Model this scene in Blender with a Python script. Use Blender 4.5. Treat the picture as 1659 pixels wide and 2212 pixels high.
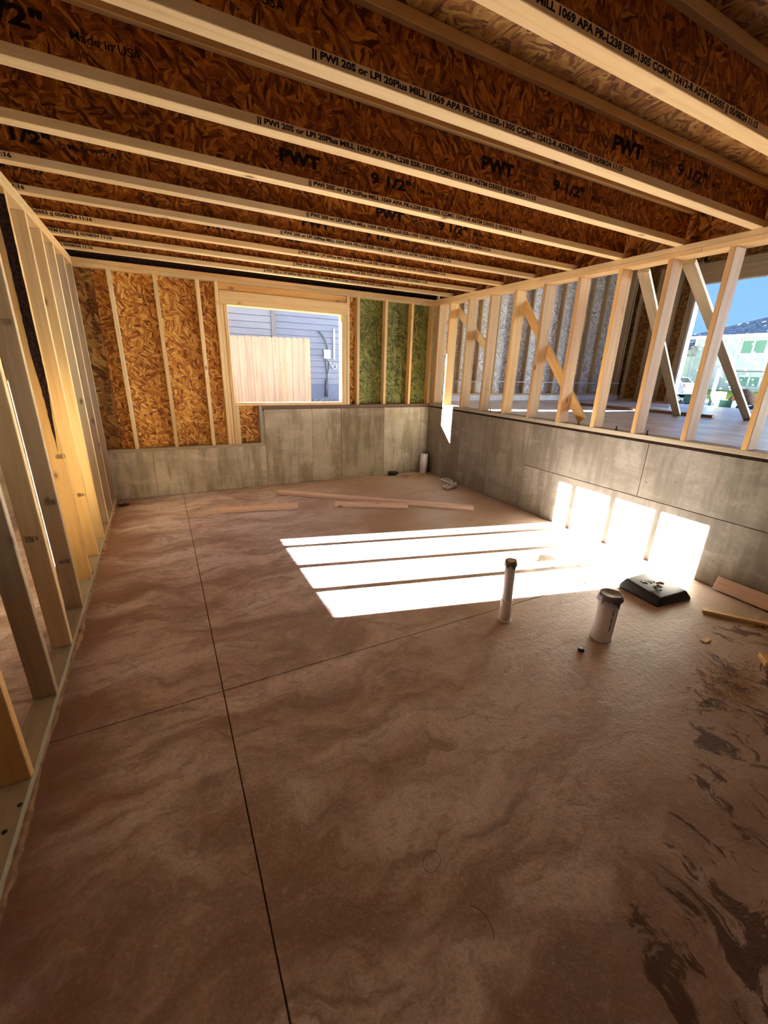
import bpy, bmesh, math, random
from mathutils import Vector, Matrix, Euler

# ------------------------------------------------------------------ clear
for o in list(bpy.data.objects):
    bpy.data.objects.remove(o, do_unlink=True)
scene = bpy.context.scene
COL = scene.collection
random.seed(7)

# ------------------------------------------------------------------ camera
cam_data = bpy.data.cameras.new('camera')
cam = bpy.data.objects.new('camera', cam_data)
COL.objects.link(cam)
PITCH, ROLL, YAW = -0.3327, -0.0303, -0.4861
Rm = (Matrix.Rotation(YAW, 4, 'Z') @ Matrix.Rotation(PITCH, 4, 'X') @ Matrix.Rotation(ROLL, 4, 'Y')
      @ Matrix.Rotation(math.pi / 2, 4, 'X'))
cam.matrix_world = Matrix.Translation((0.606, -5.409, 1.510)) @ Rm
cam_data.sensor_fit = 'HORIZONTAL'
cam_data.sensor_width = 36.0
cam_data.lens = 36.0 * 895.03 / 1659.0
cam_data.clip_start = 0.02
cam_data.clip_end = 400
scene.camera = cam

# ------------------------------------------------------------------ world, sun, exposure
SUN_DIR = Vector((1.0, -0.2459, -0.2228)).normalized()      # direction the light travels
world = bpy.data.worlds.new('sky')
scene.world = world
world.use_nodes = True
wn = world.node_tree
wn.nodes.clear()
wo = wn.nodes.new('ShaderNodeOutputWorld')
wb = wn.nodes.new('ShaderNodeBackground')
# clear blue sky, a little paler towards the horizon, with thin wisps of cloud
tc = wn.nodes.new('ShaderNodeTexCoord')
sx = wn.nodes.new('ShaderNodeSeparateXYZ')
wn.links.new(tc.outputs['Generated'], sx.inputs[0])
gr = wn.nodes.new('ShaderNodeValToRGB')
wn.links.new(sx.outputs['Z'], gr.inputs[0])
gr.color_ramp.elements[0].position = 0.0
gr.color_ramp.elements[0].color = (0.32, 0.64, 1.35, 1)
gr.color_ramp.elements[1].position = 0.55
gr.color_ramp.elements[1].color = (0.21, 0.50, 1.28, 1)
cl = wn.nodes.new('ShaderNodeTexNoise')
cmap = wn.nodes.new('ShaderNodeMapping')
cmap.inputs['Scale'].default_value = (1.6, 1.6, 7)
wn.links.new(tc.outputs['Generated'], cmap.inputs[0])
wn.links.new(cmap.outputs[0], cl.inputs['Vector'])
cl.inputs['Scale'].default_value = 1.7
cl.inputs['Detail'].default_value = 6
cl.inputs['Roughness'].default_value = 0.6
cr_ = wn.nodes.new('ShaderNodeValToRGB')
wn.links.new(cl.outputs['Fac'], cr_.inputs[0])
cr_.color_ramp.elements[0].position = 0.50
cr_.color_ramp.elements[0].color = (0, 0, 0, 1)
cr_.color_ramp.elements[1].position = 0.80
cr_.color_ramp.elements[1].color = (0.55, 0.55, 0.55, 1)
cmx = wn.nodes.new('ShaderNodeMixRGB')
wn.links.new(cr_.outputs[0], cmx.inputs[0])
wn.links.new(gr.outputs[0], cmx.inputs[1])
cmx.inputs[2].default_value = (1.05, 1.1, 1.2, 1)
wn.links.new(cmx.outputs[0], wb.inputs[0])
wb.inputs['Strength'].default_value = 0.225
wn.links.new(wb.outputs[0], wo.inputs[0])

sd = bpy.data.lights.new('sun', 'SUN')
sd.energy = 54.0
sd.color = (0.93, 0.97, 1.03)
sd.angle = math.radians(0.22)
sun = bpy.data.objects.new('sun', sd)
COL.objects.link(sun)
sun.rotation_euler = SUN_DIR.to_track_quat('-Z', 'Y').to_euler()

vs = scene.view_settings
vs.view_transform = 'Standard'
vs.look = 'None'
vs.gamma = 1.0
vs.use_curve_mapping = False
vs.exposure = 2.2

# ------------------------------------------------------------------ node helpers
class NT:
    def __init__(s, name):
        s.m = bpy.data.materials.new(name)
        s.m.use_nodes = True
        s.t = s.m.node_tree
        s.b = s.t.nodes['Principled BSDF']

    def n(s, kind, **kw):
        nd = s.t.nodes.new('ShaderNode' + kind)
        ins = kw.pop('ins', {})
        for k, v in kw.items():
            setattr(nd, k, v)
        for k, v in ins.items():
            s.put(nd.inputs[k], v)
        return nd

    def put(s, sock, v):
        if isinstance(v, bpy.types.NodeSocket):
            s.t.links.new(v, sock)
        elif isinstance(v, (tuple, list)) and len(v) == 3 and sock.type == 'RGBA':
            sock.default_value = (v[0], v[1], v[2], 1)
        else:
            sock.default_value = v

    def math(s, op, a, b=0.5, clamp=False):
        nd = s.n('Math', operation=op, use_clamp=clamp)
        s.put(nd.inputs[0], a)
        s.put(nd.inputs[1], b)
        return nd.outputs[0]

    def coord(s, which='Object', scale=(1, 1, 1), rot=(0, 0, 0), rnd=0.0, loc=(0, 0, 0)):
        tc = s.n('TexCoord')
        v = tc.outputs[which]
        if rnd:
            oi = s.n('ObjectInfo')
            add = s.n('VectorMath', operation='MULTIPLY_ADD')
            s.put(add.inputs[0], oi.outputs['Random'])
            add.inputs[1].default_value = (rnd, rnd * .7, rnd * 1.3)
            s.put(add.inputs[2], v)
            v = add.outputs[0]
        mp = s.n('Mapping')
        s.put(mp.inputs['Vector'], v)
        mp.inputs['Scale'].default_value = scale
        mp.inputs['Rotation'].default_value = rot
        mp.inputs['Location'].default_value = loc
        return mp.outputs[0]

    def noise(s, vec, scale=5, detail=4, rough=0.55, dist=0.0):
        nd = s.n('TexNoise')
        s.put(nd.inputs['Vector'], vec)
        nd.inputs['Scale'].default_value = scale
        nd.inputs['Detail'].default_value = detail
        nd.inputs['Roughness'].default_value = rough
        nd.inputs['Distortion'].default_value = dist
        return nd.outputs['Fac']

    def voro(s, vec, scale=5, feature='F1', rnd=1.0):
        nd = s.n('TexVoronoi', feature=feature)
        s.put(nd.inputs['Vector'], vec)
        nd.inputs['Scale'].default_value = scale
        nd.inputs['Randomness'].default_value = rnd
        return nd

    def ramp(s, fac, stops, interp='LINEAR'):
        nd = s.n('ValToRGB')
        s.put(nd.inputs[0], fac)
        cr = nd.color_ramp
        cr.interpolation = interp
        while len(cr.elements) < len(stops):
            cr.elements.new(0.5)
        for e, (p, c) in zip(cr.elements, stops):
            e.position = p
            e.color = (c[0], c[1], c[2], 1) if isinstance(c, (tuple, list)) else (c, c, c, 1)
        return nd.outputs[0]

    def mix(s, fac, a, b, blend='MIX'):
        nd = s.n('MixRGB', blend_type=blend)
        s.put(nd.inputs[0], fac)
        s.put(nd.inputs[1], a)
        s.put(nd.inputs[2], b)
        return nd.outputs[0]

    def bump(s, h, strength=0.3, dist=0.01):
        nd = s.n('Bump')
        nd.inputs['Strength'].default_value = strength
        nd.inputs['Distance'].default_value = dist
        s.put(nd.inputs['Height'], h)
        s.put(s.b.inputs['Normal'], nd.outputs[0])

    def out(s, color, rough=0.6, spec=0.5, metal=0.0):
        s.put(s.b.inputs['Base Color'], color)
        s.put(s.b.inputs['Roughness'], rough)
        s.b.inputs['Specular IOR Level'].default_value = spec
        s.b.inputs['Metallic'].default_value = metal
        return s.m


def mat_lumber(name, light, dark, knot=(0.16, 0.075, 0.03), tint=0.12, rough=0.62):
    """sawn softwood, grain along the board's own Z axis"""
    m = NT(name)
    v = m.coord('Object', (1, 1, .045), rnd=37.0)
    g1 = m.noise(v, 26, 5, 0.6, 0.6)
    g2 = m.noise(m.coord('Object', (1, 1, .02), rnd=21.0), 95, 2, 0.5)
    c = m.ramp(g1, [(0.30, dark), (0.52, light), (0.75, tuple(x * 1.08 for x in light))])
    c = m.mix(m.math('MULTIPLY', g2, 0.35), c, dark, 'MIX')
    # boards differ a little from one another
    oi = m.n('ObjectInfo')
    tone = m.ramp(oi.outputs['Random'], [(0, (1 - tint, 1 - tint, 1 - tint * .8)), (0.5, (1, 1, 1)), (1, (1 + tint * .4, 1 - tint * .3, 1 - tint))])
    c = m.mix(1.0, c, tone, 'MULTIPLY')
    kn = m.voro(m.coord('Object', (1, 1, .55), rnd=11.0), 5.5)
    kd = m.ramp(kn.outputs['Distance'], [(0.055, 1.0), (0.085, 0.25), (0.15, 0.0)])
    c = m.mix(m.math('MULTIPLY', kd, 0.8), c, knot)
    m.bump(g1, 0.12, 0.004)
    return m.out(c, rough, 0.35)


def mat_osb(name, plane, stops, long=0.075, wide=0.02, rough=0.6, spec=0.35, bumpy=0.35, stain=None):
    """oriented strand board: stretched flakes at several angles"""
    m = NT(name)
    rot = {'xz': (math.pi / 2, 0, 0), 'xy': (0, 0, 0), 'yz': (0, math.pi / 2, math.pi / 2)}[plane]
    base = m.coord('Object', (1, 1, 1), rot, rnd=17.0)
    nz = m.n('TexNoise')
    m.put(nz.inputs['Vector'], base)
    nz.inputs['Scale'].default_value = 14
    nz.inputs['Detail'].default_value = 2
    wob = m.n('VectorMath', operation='MULTIPLY_ADD')
    m.put(wob.inputs[0], nz.outputs['Color'])
    wob.inputs[1].default_value = (.045, .045, 0)
    m.put(wob.inputs[2], base)
    cols, dsts = [], []
    for k, a in enumerate((0.25, 1.45, -0.75)):
        mp = m.n('Mapping')
        m.put(mp.inputs['Vector'], wob.outputs[0])
        mp.inputs['Rotation'].default_value = (0, 0, a)
        mp2 = m.n('Mapping')
        m.put(mp2.inputs['Vector'], mp.outputs[0])
        mp2.inputs['Scale'].default_value = (1 / long, 1 / wide, 0.0)
        mp2.inputs['Location'].default_value = (k * 7.3, k * 3.1, 0)
        vo = m.voro(mp2.outputs[0], 1.0)
        streak = m.noise(mp2.outputs[0], 1.7, 4, 0.6)
        spv = m.n('SeparateColor')
        m.put(spv.inputs[0], vo.outputs['Color'])
        val = m.math('ADD', m.math('MULTIPLY', spv.outputs[0], 0.5), m.math('MULTIPLY', streak, 0.5))
        cc = m.n('CombineColor')
        m.put(cc.inputs[0], val)
        m.put(cc.inputs[1], spv.outputs[1])
        cols.append(cc.outputs[0])
        dsts.append(vo.outputs['Distance'])
    sel = m.voro(wob.outputs[0], 1 / (long * 0.75))
    sp = m.n('SeparateColor')
    m.put(sp.inputs[0], sel.outputs['Color'])
    s1 = m.math('GREATER_THAN', sp.outputs[0], 0.4)
    s2 = m.math('GREATER_THAN', sp.outputs[1], 0.55)
    c = m.mix(s1, cols[0], cols[1])
    c = m.mix(s2, c, cols[2])
    d = m.mix(s1, dsts[0], dsts[1])
    d = m.mix(s2, d, dsts[2])
    sp2 = m.n('SeparateColor')
    m.put(sp2.inputs[0], c)
    fac = m.math('ADD', m.math('MULTIPLY', sp2.outputs[0], 0.85), m.math('MULTIPLY', m.noise(base, 90, 3), 0.15))
    colr = m.ramp(fac, stops)
    big = m.noise(base, 1.6, 3)
    colr = m.mix(m.ramp(big, [(0.35, 0.0), (0.7, 0.32)]), colr, stops[0][1])
    edge = m.ramp(d, [(0.5, 0.0), (0.95, 0.25)])
    colr = m.mix(edge, colr, tuple(x * .45 for x in stops[0][1]))
    m.bump(m.math('SUBTRACT', sp2.outputs[1], d), bumpy, 0.004)
    return m.out(colr, rough, spec)


def mat_flat(name, col, rough=0.6, spec=0.4, metal=0.0, vary=0.08, scale=8, bump=0.0):
    m = NT(name)
    nz = m.noise(m.coord('Object', rnd=9.0), scale, 4)
    lo = tuple(max(0, x * (1 - vary * 2)) for x in col)
    hi = tuple(x * (1 + vary) for x in col)
    c = m.ramp(nz, [(0.3, lo), (0.7, hi)])
    if bump:
        m.bump(nz, bump, 0.01)
    return m.out(c, rough, spec, metal)


def mat_concrete_wall(name, base, warm, streak):
    m = NT(name)
    v = m.coord('Object', rnd=13.0)
    n1 = m.noise(v, 1.7, 6, 0.6, 0.4)
    n2 = m.noise(m.coord('Object', (1, 1, .18), rnd=13.0), 7, 6, 0.65)
    n3 = m.noise(v, 34, 3, 0.6)
    c = m.ramp(n1, [(0.30, warm), (0.52, base), (0.72, tuple(x * 1.22 for x in base))])
    c = m.mix(m.ramp(n2, [(0.40, 0.75), (0.54, 0.0)]), c, streak)
    n4 = m.noise(m.coord('Object', (.35, .35, 1.3), rnd=5.0), 5, 6, 0.65, 0.6)
    c = m.mix(m.ramp(n4, [(0.36, 0.65), (0.48, 0.0)]), c, tuple(x * .8 for x in warm))
    c = m.mix(m.ramp(n4, [(0.55, 0.0), (0.7, 0.5)]), c, tuple(x * 1.3 for x in base))
    c = m.mix(m.ramp(n3, [(0.30, 0.35), (0.55, 0.0)]), c, tuple(x * .6 for x in base))
    holes = m.voro(v, 11)
    hm = m.ramp(holes.outputs['Distance'], [(0.045, 1.0), (0.075, 0.0)])
    hm = m.math('MULTIPLY', hm, m.ramp(m.noise(v, 1.1, 2), [(0.5, 0.0), (0.56, 1.0)]))
    c = m.mix(m.math('MULTIPLY', hm, 0.75), c, (0.05, 0.04, 0.03))
    hgt = m.math('SUBTRACT', m.math('MULTIPLY', n3, 0.5), hm)
    m.bump(hgt, 0.3, 0.006)
    return m.out(c, 0.78, 0.35)


def mat_floor(name):
    m = NT(name)
    v = m.coord('Object')
    warp = m.n('TexNoise')
    m.put(warp.inputs['Vector'], v)
    warp.inputs['Scale'].default_value = 2.2
    warp.inputs['Detail'].default_value = 4
    wv = m.n('VectorMath', operation='MULTIPLY_ADD')
    m.put(wv.inputs[0], warp.outputs['Color'])
    wv.inputs[1].default_value = (.5, .5, 0)
    m.put(wv.inputs[2], v)
    big = m.noise(v, 0.75, 5, 0.6, 0.3)
    mp = m.n('Mapping')
    m.put(mp.inputs['Vector'], wv.outputs[0])
    mp.inputs['Scale'].default_value = (0.55, 1.8, 1)
    mp.inputs['Rotation'].default_value = (0, 0, 0.22)
    sweep = m.noise(mp.outputs[0], 2.0, 7, 0.62)
    fine = m.noise(v, 26, 5, 0.65)
    mid = m.noise(mp.outputs[0], 6.5, 8, 0.68, 0.5)
    blot = m.noise(wv.outputs[0], 1.5, 6, 0.6)
    c = m.ramp(big, [(0.32, (0.43, 0.345, 0.295)), (0.50, (0.50, 0.43, 0.385)), (0.68, (0.54, 0.495, 0.475))])
    c = m.mix(m.ramp(sweep, [(0.47, 0.0), (0.60, 0.85)]), c, (0.64, 0.60, 0.585))
    c = m.mix(m.ramp(sweep, [(0.34, 0.9), (0.49, 0.0)]), c, (0.24, 0.145, 0.10))
    c = m.mix(m.ramp(blot, [(0.37, 0.85), (0.50, 0.0)]), c, (0.26, 0.18, 0.14))
    c = m.mix(m.ramp(mid, [(0.37, 0.8), (0.49, 0.0)]), c, (0.25, 0.19, 0.155))
    c = m.mix(m.ramp(mid, [(0.56, 0.0), (0.72, 0.45)]), c, (0.66, 0.60, 0.56))
    c = m.mix(m.ramp(fine, [(0.32, 0.5), (0.48, 0.0)]), c, (0.24, 0.175, 0.135))
    c = m.mix(m.ramp(fine, [(0.56, 0.0), (0.74, 0.35)]), c, (0.66, 0.55, 0.46))
    grain = m.noise(v, 85, 4, 0.7)
    c = m.mix(m.ramp(grain, [(0.36, 0.38), (0.5, 0.0)]), c, (0.22, 0.16, 0.13))
    c = m.mix(m.ramp(grain, [(0.54, 0.0), (0.72, 0.30)]), c, (0.74, 0.68, 0.62))
    c = m.mix(1.0, c, (1.18, 1.15, 1.23), 'MULTIPLY')
    sep = m.n('SeparateXYZ')
    m.put(sep.inputs[0], v)
    X, Y = sep.outputs[0], sep.outputs[1]
    # red dirt washed along the stud wall
    edge = m.math('ADD', X, m.math('MULTIPLY', m.math('SUBTRACT', sweep, 0.5), 0.9))
    red = m.math('MULTIPLY', m.ramp(edge, [(0.05, 1.0), (0.40, 0.0)]), m.math('GREATER_THAN', X, 0.0))
    c = m.mix(m.math('MULTIPLY', red, 0.8), c, (0.215, 0.10, 0.062))
    # the right-hand bay is covered in tan dust
    rx = m.ramp(m.math('ADD', m.math('MULTIPLY', X, 0.25), m.math('MULTIPLY', big, 0.4)), [(0.52, 0.0), (0.85, 0.75)])
    c = m.mix(rx, c, (0.42, 0.295, 0.185))
    # wet, muddy splashes with their own outlines in the right-hand bay
    reg = m.math('MULTIPLY', m.ramp(X, [(0.0, 0.0), (1.0, 1.0)]), 1.0)
    rgx = m.n('MapRange')
    m.put(rgx.inputs[0], m.math('ADD', m.math('ADD', Y, 5.83), m.math('MULTIPLY', X, -0.43)))
    rgx.inputs[1].default_value = 0.16
    rgx.inputs[2].default_value = -0.10
    rgy = m.n('MapRange')
    m.put(rgy.inputs[0], Y)
    rgy.inputs[1].default_value = -4.15
    rgy.inputs[2].default_value = -4.5
    mask = m.math('MULTIPLY', rgx.outputs[0], rgy.outputs[0])
    mp3 = m.n('Mapping')
    m.put(mp3.inputs['Vector'], wv.outputs[0])
    mp3.inputs['Scale'].default_value = (1.7, 1.2, 1)
    mp3.inputs['Rotation'].default_value = (0, 0, -0.5)
    sp = m.noise(mp3.outputs[0], 4.2, 9, 0.72, 0.8)
    thr = m.math('SUBTRACT', sp, m.math('SUBTRACT', 0.68, m.math('MULTIPLY', mask, 0.165)))
    wet = m.ramp(thr, [(0.0, 0.0), (0.035, 1.0)])
    wet = m.math('MULTIPLY', wet, m.ramp(mask, [(0.02, 0.0), (0.2, 1.0)]))
    c = m.mix(m.math('MULTIPLY', wet, 0.92), c, (0.085, 0.030, 0.012))
    # pale grit
    gr = m.voro(v, 24)
    gm = m.math('MULTIPLY', m.ramp(gr.outputs['Distance'], [(0.035, 1.0), (0.06, 0.0)]), 0.55)
    gm = m.math('MULTIPLY', gm, m.ramp(m.noise(v, 1.3, 2), [(0.5, 0.0), (0.58, 1.0)]))
    c = m.mix(gm, c, (0.6, 0.5, 0.4))
    rough = m.ramp(sweep, [(0.3, 0.40), (0.7, 0.60)])
    rough = m.mix(m.math('MULTIPLY', wet, 0.8), rough, (0.6, 0.6, 0.6))
    m.bump(m.math('ADD', m.math('ADD', m.math('MULTIPLY', fine, 0.7), m.math('MULTIPLY', mid, 0.8)), m.math('MULTIPLY', grain, 0.25)), 0.5, 0.010)
    return m.out(c, rough, 0.5)


M = {}
M['pine'] = mat_lumber('pine', (0.73, 0.53, 0.255), (0.59, 0.38, 0.155))
M['pine_orange'] = mat_lumber('pine_orange', (0.72, 0.46, 0.165), (0.57, 0.32, 0.095))
M['pine_tan'] = mat_lumber('pine_tan', (0.58, 0.37, 0.155), (0.45, 0.26, 0.095))
M['pine_pale'] = mat_lumber('pine_pale', (0.81, 0.64, 0.345), (0.69, 0.50, 0.24))
M['pine_grey'] = mat_lumber('pine_grey', (0.48, 0.37, 0.215), (0.36, 0.255, 0.135))
M['treated'] = mat_lumber('treated_wood', (0.42, 0.39, 0.29), (0.32, 0.285, 0.19))
M['pink_pine'] = mat_lumber('pink_pine', (0.82, 0.62, 0.50), (0.68, 0.47, 0.35))
M['fence'] = mat_lumber('fence_cedar', (0.37, 0.295, 0.225), (0.27, 0.195, 0.135), knot=(0.32, 0.19, 0.12))
M['dark_wood'] = mat_lumber('dark_wood', (0.20, 0.12, 0.075), (0.12, 0.07, 0.04))
osb_web = [(0.30, (0.08, 0.016, 0.002)), (0.43, (0.27, 0.074, 0.005)), (0.57, (0.43, 0.142, 0.011)), (0.72, (0.68, 0.30, 0.045))]
osb_wall = [(0.29, (0.17, 0.044, 0.007)), (0.42, (0.48, 0.178, 0.026)), (0.56, (0.70, 0.325, 0.058)), (0.71, (0.93, 0.58, 0.17))]
osb_green = [(0.28, (0.05, 0.055, 0.012)), (0.44, (0.135, 0.15, 0.030)), (0.6, (0.21, 0.22, 0.050)), (0.76, (0.34, 0.33, 0.10))]
osb_grey = [(0.28, (0.22, 0.17, 0.12)), (0.42, (0.46, 0.41, 0.34)), (0.58, (0.64, 0.60, 0.54)), (0.74, (0.82, 0.80, 0.76))]
M['osb_web'] = mat_osb('strand_web', 'xz', osb_web, 0.055, 0.013)
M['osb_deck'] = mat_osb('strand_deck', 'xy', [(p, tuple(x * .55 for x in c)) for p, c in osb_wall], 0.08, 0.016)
M['osb_wall'] = mat_osb('strand_sheathing', 'xz', osb_wall, 0.075, 0.016)
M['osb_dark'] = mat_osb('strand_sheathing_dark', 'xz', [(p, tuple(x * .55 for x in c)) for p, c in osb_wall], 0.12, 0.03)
M['osb_green'] = mat_osb('strand_sheathing_green', 'xz', osb_green, 0.085, 0.022)
M['osb_grey'] = mat_osb('strand_sheathing_grey', 'xz', osb_grey, 0.085, 0.02, rough=0.42, spec=0.5, bumpy=0.5)
M['osb_rim'] = mat_osb('strand_rim', 'yz', osb_web, 0.09, 0.022)
M['osb_yz'] = mat_osb('strand_sheathing_side', 'yz', osb_wall, 0.085, 0.022)
M['osb_yz_dark'] = mat_osb('strand_sheathing_side_dark', 'yz', [(p, tuple(x * .45 for x in c)) for p, c in osb_wall], 0.085, 0.02)
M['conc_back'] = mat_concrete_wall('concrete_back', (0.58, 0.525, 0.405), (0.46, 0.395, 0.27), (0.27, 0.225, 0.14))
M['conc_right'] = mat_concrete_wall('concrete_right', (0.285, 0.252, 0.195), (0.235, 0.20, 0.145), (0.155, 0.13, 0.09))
M['conc_dark'] = mat_concrete_wall('concrete_stained', (0.44, 0.385, 0.27), (0.34, 0.285, 0.18), (0.17, 0.14, 0.085))
M['floor'] = mat_floor('slab_floor')
M['joint'] = mat_flat('joint_dirt', (0.20, 0.13, 0.09), 0.9)
M['slab'] = mat_flat('garage_slab', (0.76, 0.75, 0.74), 0.36, 0.5, vary=0.15, scale=3, bump=0.15)
M['ink'] = mat_flat('black_ink', (0.012, 0.010, 0.012), 0.7, 0.2)
M['ink_soft'] = mat_flat('brown_ink', (0.06, 0.028, 0.014), 0.8, 0.2)
M['ink_green'] = mat_flat('faded_ink', (0.045, 0.045, 0.02), 0.8, 0.2)
M['ink_wood'] = mat_flat('faded_stamp', (0.33, 0.235, 0.135), 0.8, 0.2)
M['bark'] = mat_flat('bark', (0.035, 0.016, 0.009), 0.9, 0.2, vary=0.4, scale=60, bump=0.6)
M['pvc'] = mat_flat('white_pipe', (0.86, 0.86, 0.87), 0.4, 0.5, vary=0.05)
M['pvc_pink'] = mat_flat('primer_stained_pipe', (0.76, 0.63, 0.58), 0.45, 0.5, vary=0.12)
M['tape'] = mat_flat('grey_duct_tape', (0.17, 0.16, 0.14), 0.38, 0.5, vary=0.25, scale=30, bump=0.3)
M['tape_brown'] = mat_flat('brown_tape', (0.22, 0.16, 0.09), 0.35, 0.5, vary=0.25, scale=30, bump=0.3)
M['black_plastic'] = mat_flat('black_plastic', (0.022, 0.022, 0.021), 0.42, 0.35, vary=0.2)
M['black_steel'] = mat_flat('black_steel', (0.03, 0.028, 0.026), 0.45, 0.5, 0.6)
M['leaf'] = mat_flat('dry_leaf', (0.17, 0.09, 0.04), 0.8, 0.2, vary=0.4, scale=40)
M['rag'] = mat_flat('crumpled_plastic', (0.62, 0.60, 0.57), 0.45, 0.4, vary=0.12, scale=20)
M['mud'] = mat_flat('dried_mud', (0.36, 0.22, 0.13), 0.9, 0.2, vary=0.3, scale=18, bump=0.4)
M['chip'] = mat_flat('wood_chip', (0.55, 0.38, 0.20), 0.8, 0.2, vary=0.3, scale=3)
M['siding'] = mat_flat('blue_siding', (0.20, 0.225, 0.295), 0.6, 0.3, vary=0.05, scale=2)
M['siding_pale'] = mat_flat('pale_siding', (0.28, 0.30, 0.35), 0.6, 0.3, vary=0.05, scale=2)
M['trim_grey'] = mat_flat('grey_trim', (0.20, 0.195, 0.195), 0.6, 0.3)
M['siding_base'] = mat_flat('foundation_lap_shade', (0.15, 0.18, 0.27), 0.75, 0.3, vary=0.06)
M['white_paint'] = mat_flat('white_paint', (0.75, 0.76, 0.78), 0.5, 0.4, vary=0.03)
M['cable'] = mat_flat('grey_cable', (0.10, 0.11, 0.13), 0.5, 0.4)
M['gravel'] = mat_flat('gravel', (0.34, 0.32, 0.31), 0.9, 0.2, vary=0.4, scale=24, bump=0.5)
M['yard'] = mat_flat('dry_yard', (0.46, 0.41, 0.33), 0.95, 0.2, vary=0.25, scale=2, bump=0.3)
M['soil'] = mat_flat('soil', (0.28, 0.25, 0.21), 0.95, 0.2, vary=0.3, scale=6, bump=0.4)
M['drive'] = mat_flat('driveway_concrete', (0.42, 0.42, 0.41), 0.85, 0.3, vary=0.12, scale=2)
M['grass'] = mat_flat('lawn', (0.26, 0.32, 0.06), 0.95, 0.1, vary=0.3, scale=9, bump=0.5)
M['green_siding'] = mat_flat('green_siding', (0.60, 0.68, 0.58), 0.7, 0.2, vary=0.05, scale=1)
M['shingle'] = mat_flat('grey_shingle', (0.42, 0.42, 0.38), 0.9, 0.2, vary=0.35, scale=5, bump=0.4)
M['far_white'] = mat_flat('far_white_trim', (0.80, 0.80, 0.79), 0.6, 0.3, vary=0.03)
M['glass_green'] = mat_flat('window_glass', (0.20, 0.38, 0.27), 0.08, 0.6, vary=0.05, scale=1)
M['car_white'] = mat_flat('car_paint', (0.75, 0.75, 0.75), 0.25, 0.5, vary=0.02)
M['car_glass'] = mat_flat('car_glass', (0.03, 0.05, 0.05), 0.08, 0.6)
M['tail_red'] = mat_flat('tail_lamp', (0.55, 0.03, 0.05), 0.3, 0.5)
M['rubber'] = mat_flat('rubber', (0.012, 0.012, 0.013), 0.8, 0.2)
M['teal'] = mat_flat('teal_post', (0.12, 0.24, 0.27), 0.5, 0.4)
M['yellow'] = mat_flat('yellow_board', (0.62, 0.48, 0.10), 0.6, 0.3, vary=0.06)
M['dk_green'] = mat_flat('dark_green_metal', (0.035, 0.095, 0.075), 0.5, 0.4)
M['crate_green'] = mat_flat('green_crate', (0.10, 0.26, 0.15), 0.55, 0.4, vary=0.15)
M['orange'] = mat_flat('orange_plastic', (0.85, 0.30, 0.06), 0.5, 0.4)
M['brown'] = mat_flat('brown_earth', (0.16, 0.09, 0.05), 0.9, 0.2, vary=0.3)
M['wrap'] = mat_flat('seam_light_block', (0.10, 0.09, 0.085), 0.7, 0.3, vary=0.02)
M['tree_leaf'] = mat_flat('shade_tree_leaves', (0.06, 0.11, 0.03), 0.9, 0.1, vary=0.4, scale=5, bump=0.6)
M['roof'] = mat_flat('roof_outer', (0.10, 0.10, 0.10), 0.9, 0.2)
M['rock'] = mat_flat('dark_rock', (0.06, 0.09, 0.10), 0.85, 0.3, vary=0.4, scale=12, bump=0.5)

# ------------------------------------------------------------------ object helpers
def setp(o, label=None, category=None, group=None, kind=None):
    if label: o['label'] = label
    if category: o['category'] = category
    if group: o['group'] = group
    if kind: o['kind'] = kind
    return o


def link(name, mesh, mat=None, parent=None, mtx=None):
    o = bpy.data.objects.new(name, mesh)
    COL.objects.link(o)
    if mat is not None and mesh is not None and not mesh.materials:
        mesh.materials.append(mat)
    if mtx is not None:
        o.matrix_world = mtx
    if parent is not None:
        o.parent = parent
        if mtx is not None:
            o.matrix_parent_inverse = Matrix.Identity(4)
            o.matrix_local = parent_world(parent).inverted() @ mtx
    return o


_pw = {}
def parent_world(p):
    return _pw.get(p.name, Matrix.Identity(4))


def empty(name, loc=(0, 0, 0), parent=None, **kw):
    o = bpy.data.objects.new(name, None)
    COL.objects.link(o)
    o.empty_display_size = 0.1
    w = Matrix.Translation(loc)
    if parent is None:
        o.location = loc
    else:
        o.parent = parent
        o.matrix_local = parent_world(parent).inverted() @ w
    _pw[o.name] = w
    return setp(o, **kw)


def root_mesh(name, mesh, mat, mtx=Matrix.Identity(4), **kw):
    o = link(name, mesh, mat, None, mtx)
    _pw[o.name] = mtx.copy()
    return setp(o, **kw)


_cache = {}
def box_mesh(a, b, L, mat, bev=0.0025, seg=1):
    key = (round(a, 4), round(b, 4), round(L, 4), mat.name, bev, seg)
    if key in _cache:
        return _cache[key]
    bm = bmesh.new()
    bmesh.ops.create_cube(bm, size=1.0)
    bmesh.ops.scale(bm, vec=(a, b, L), verts=bm.verts)
    if bev:
        bv = min(bev, a * .3, b * .3, L * .3)
        bmesh.ops.bevel(bm, geom=[e for e in bm.edges], offset=bv, segments=seg, profile=0.5, affect='EDGES')
    me = bpy.data.meshes.new('board')
    bm.to_mesh(me)
    bm.free()
    me.materials.append(mat)
    _cache[key] = me
    return me


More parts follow.
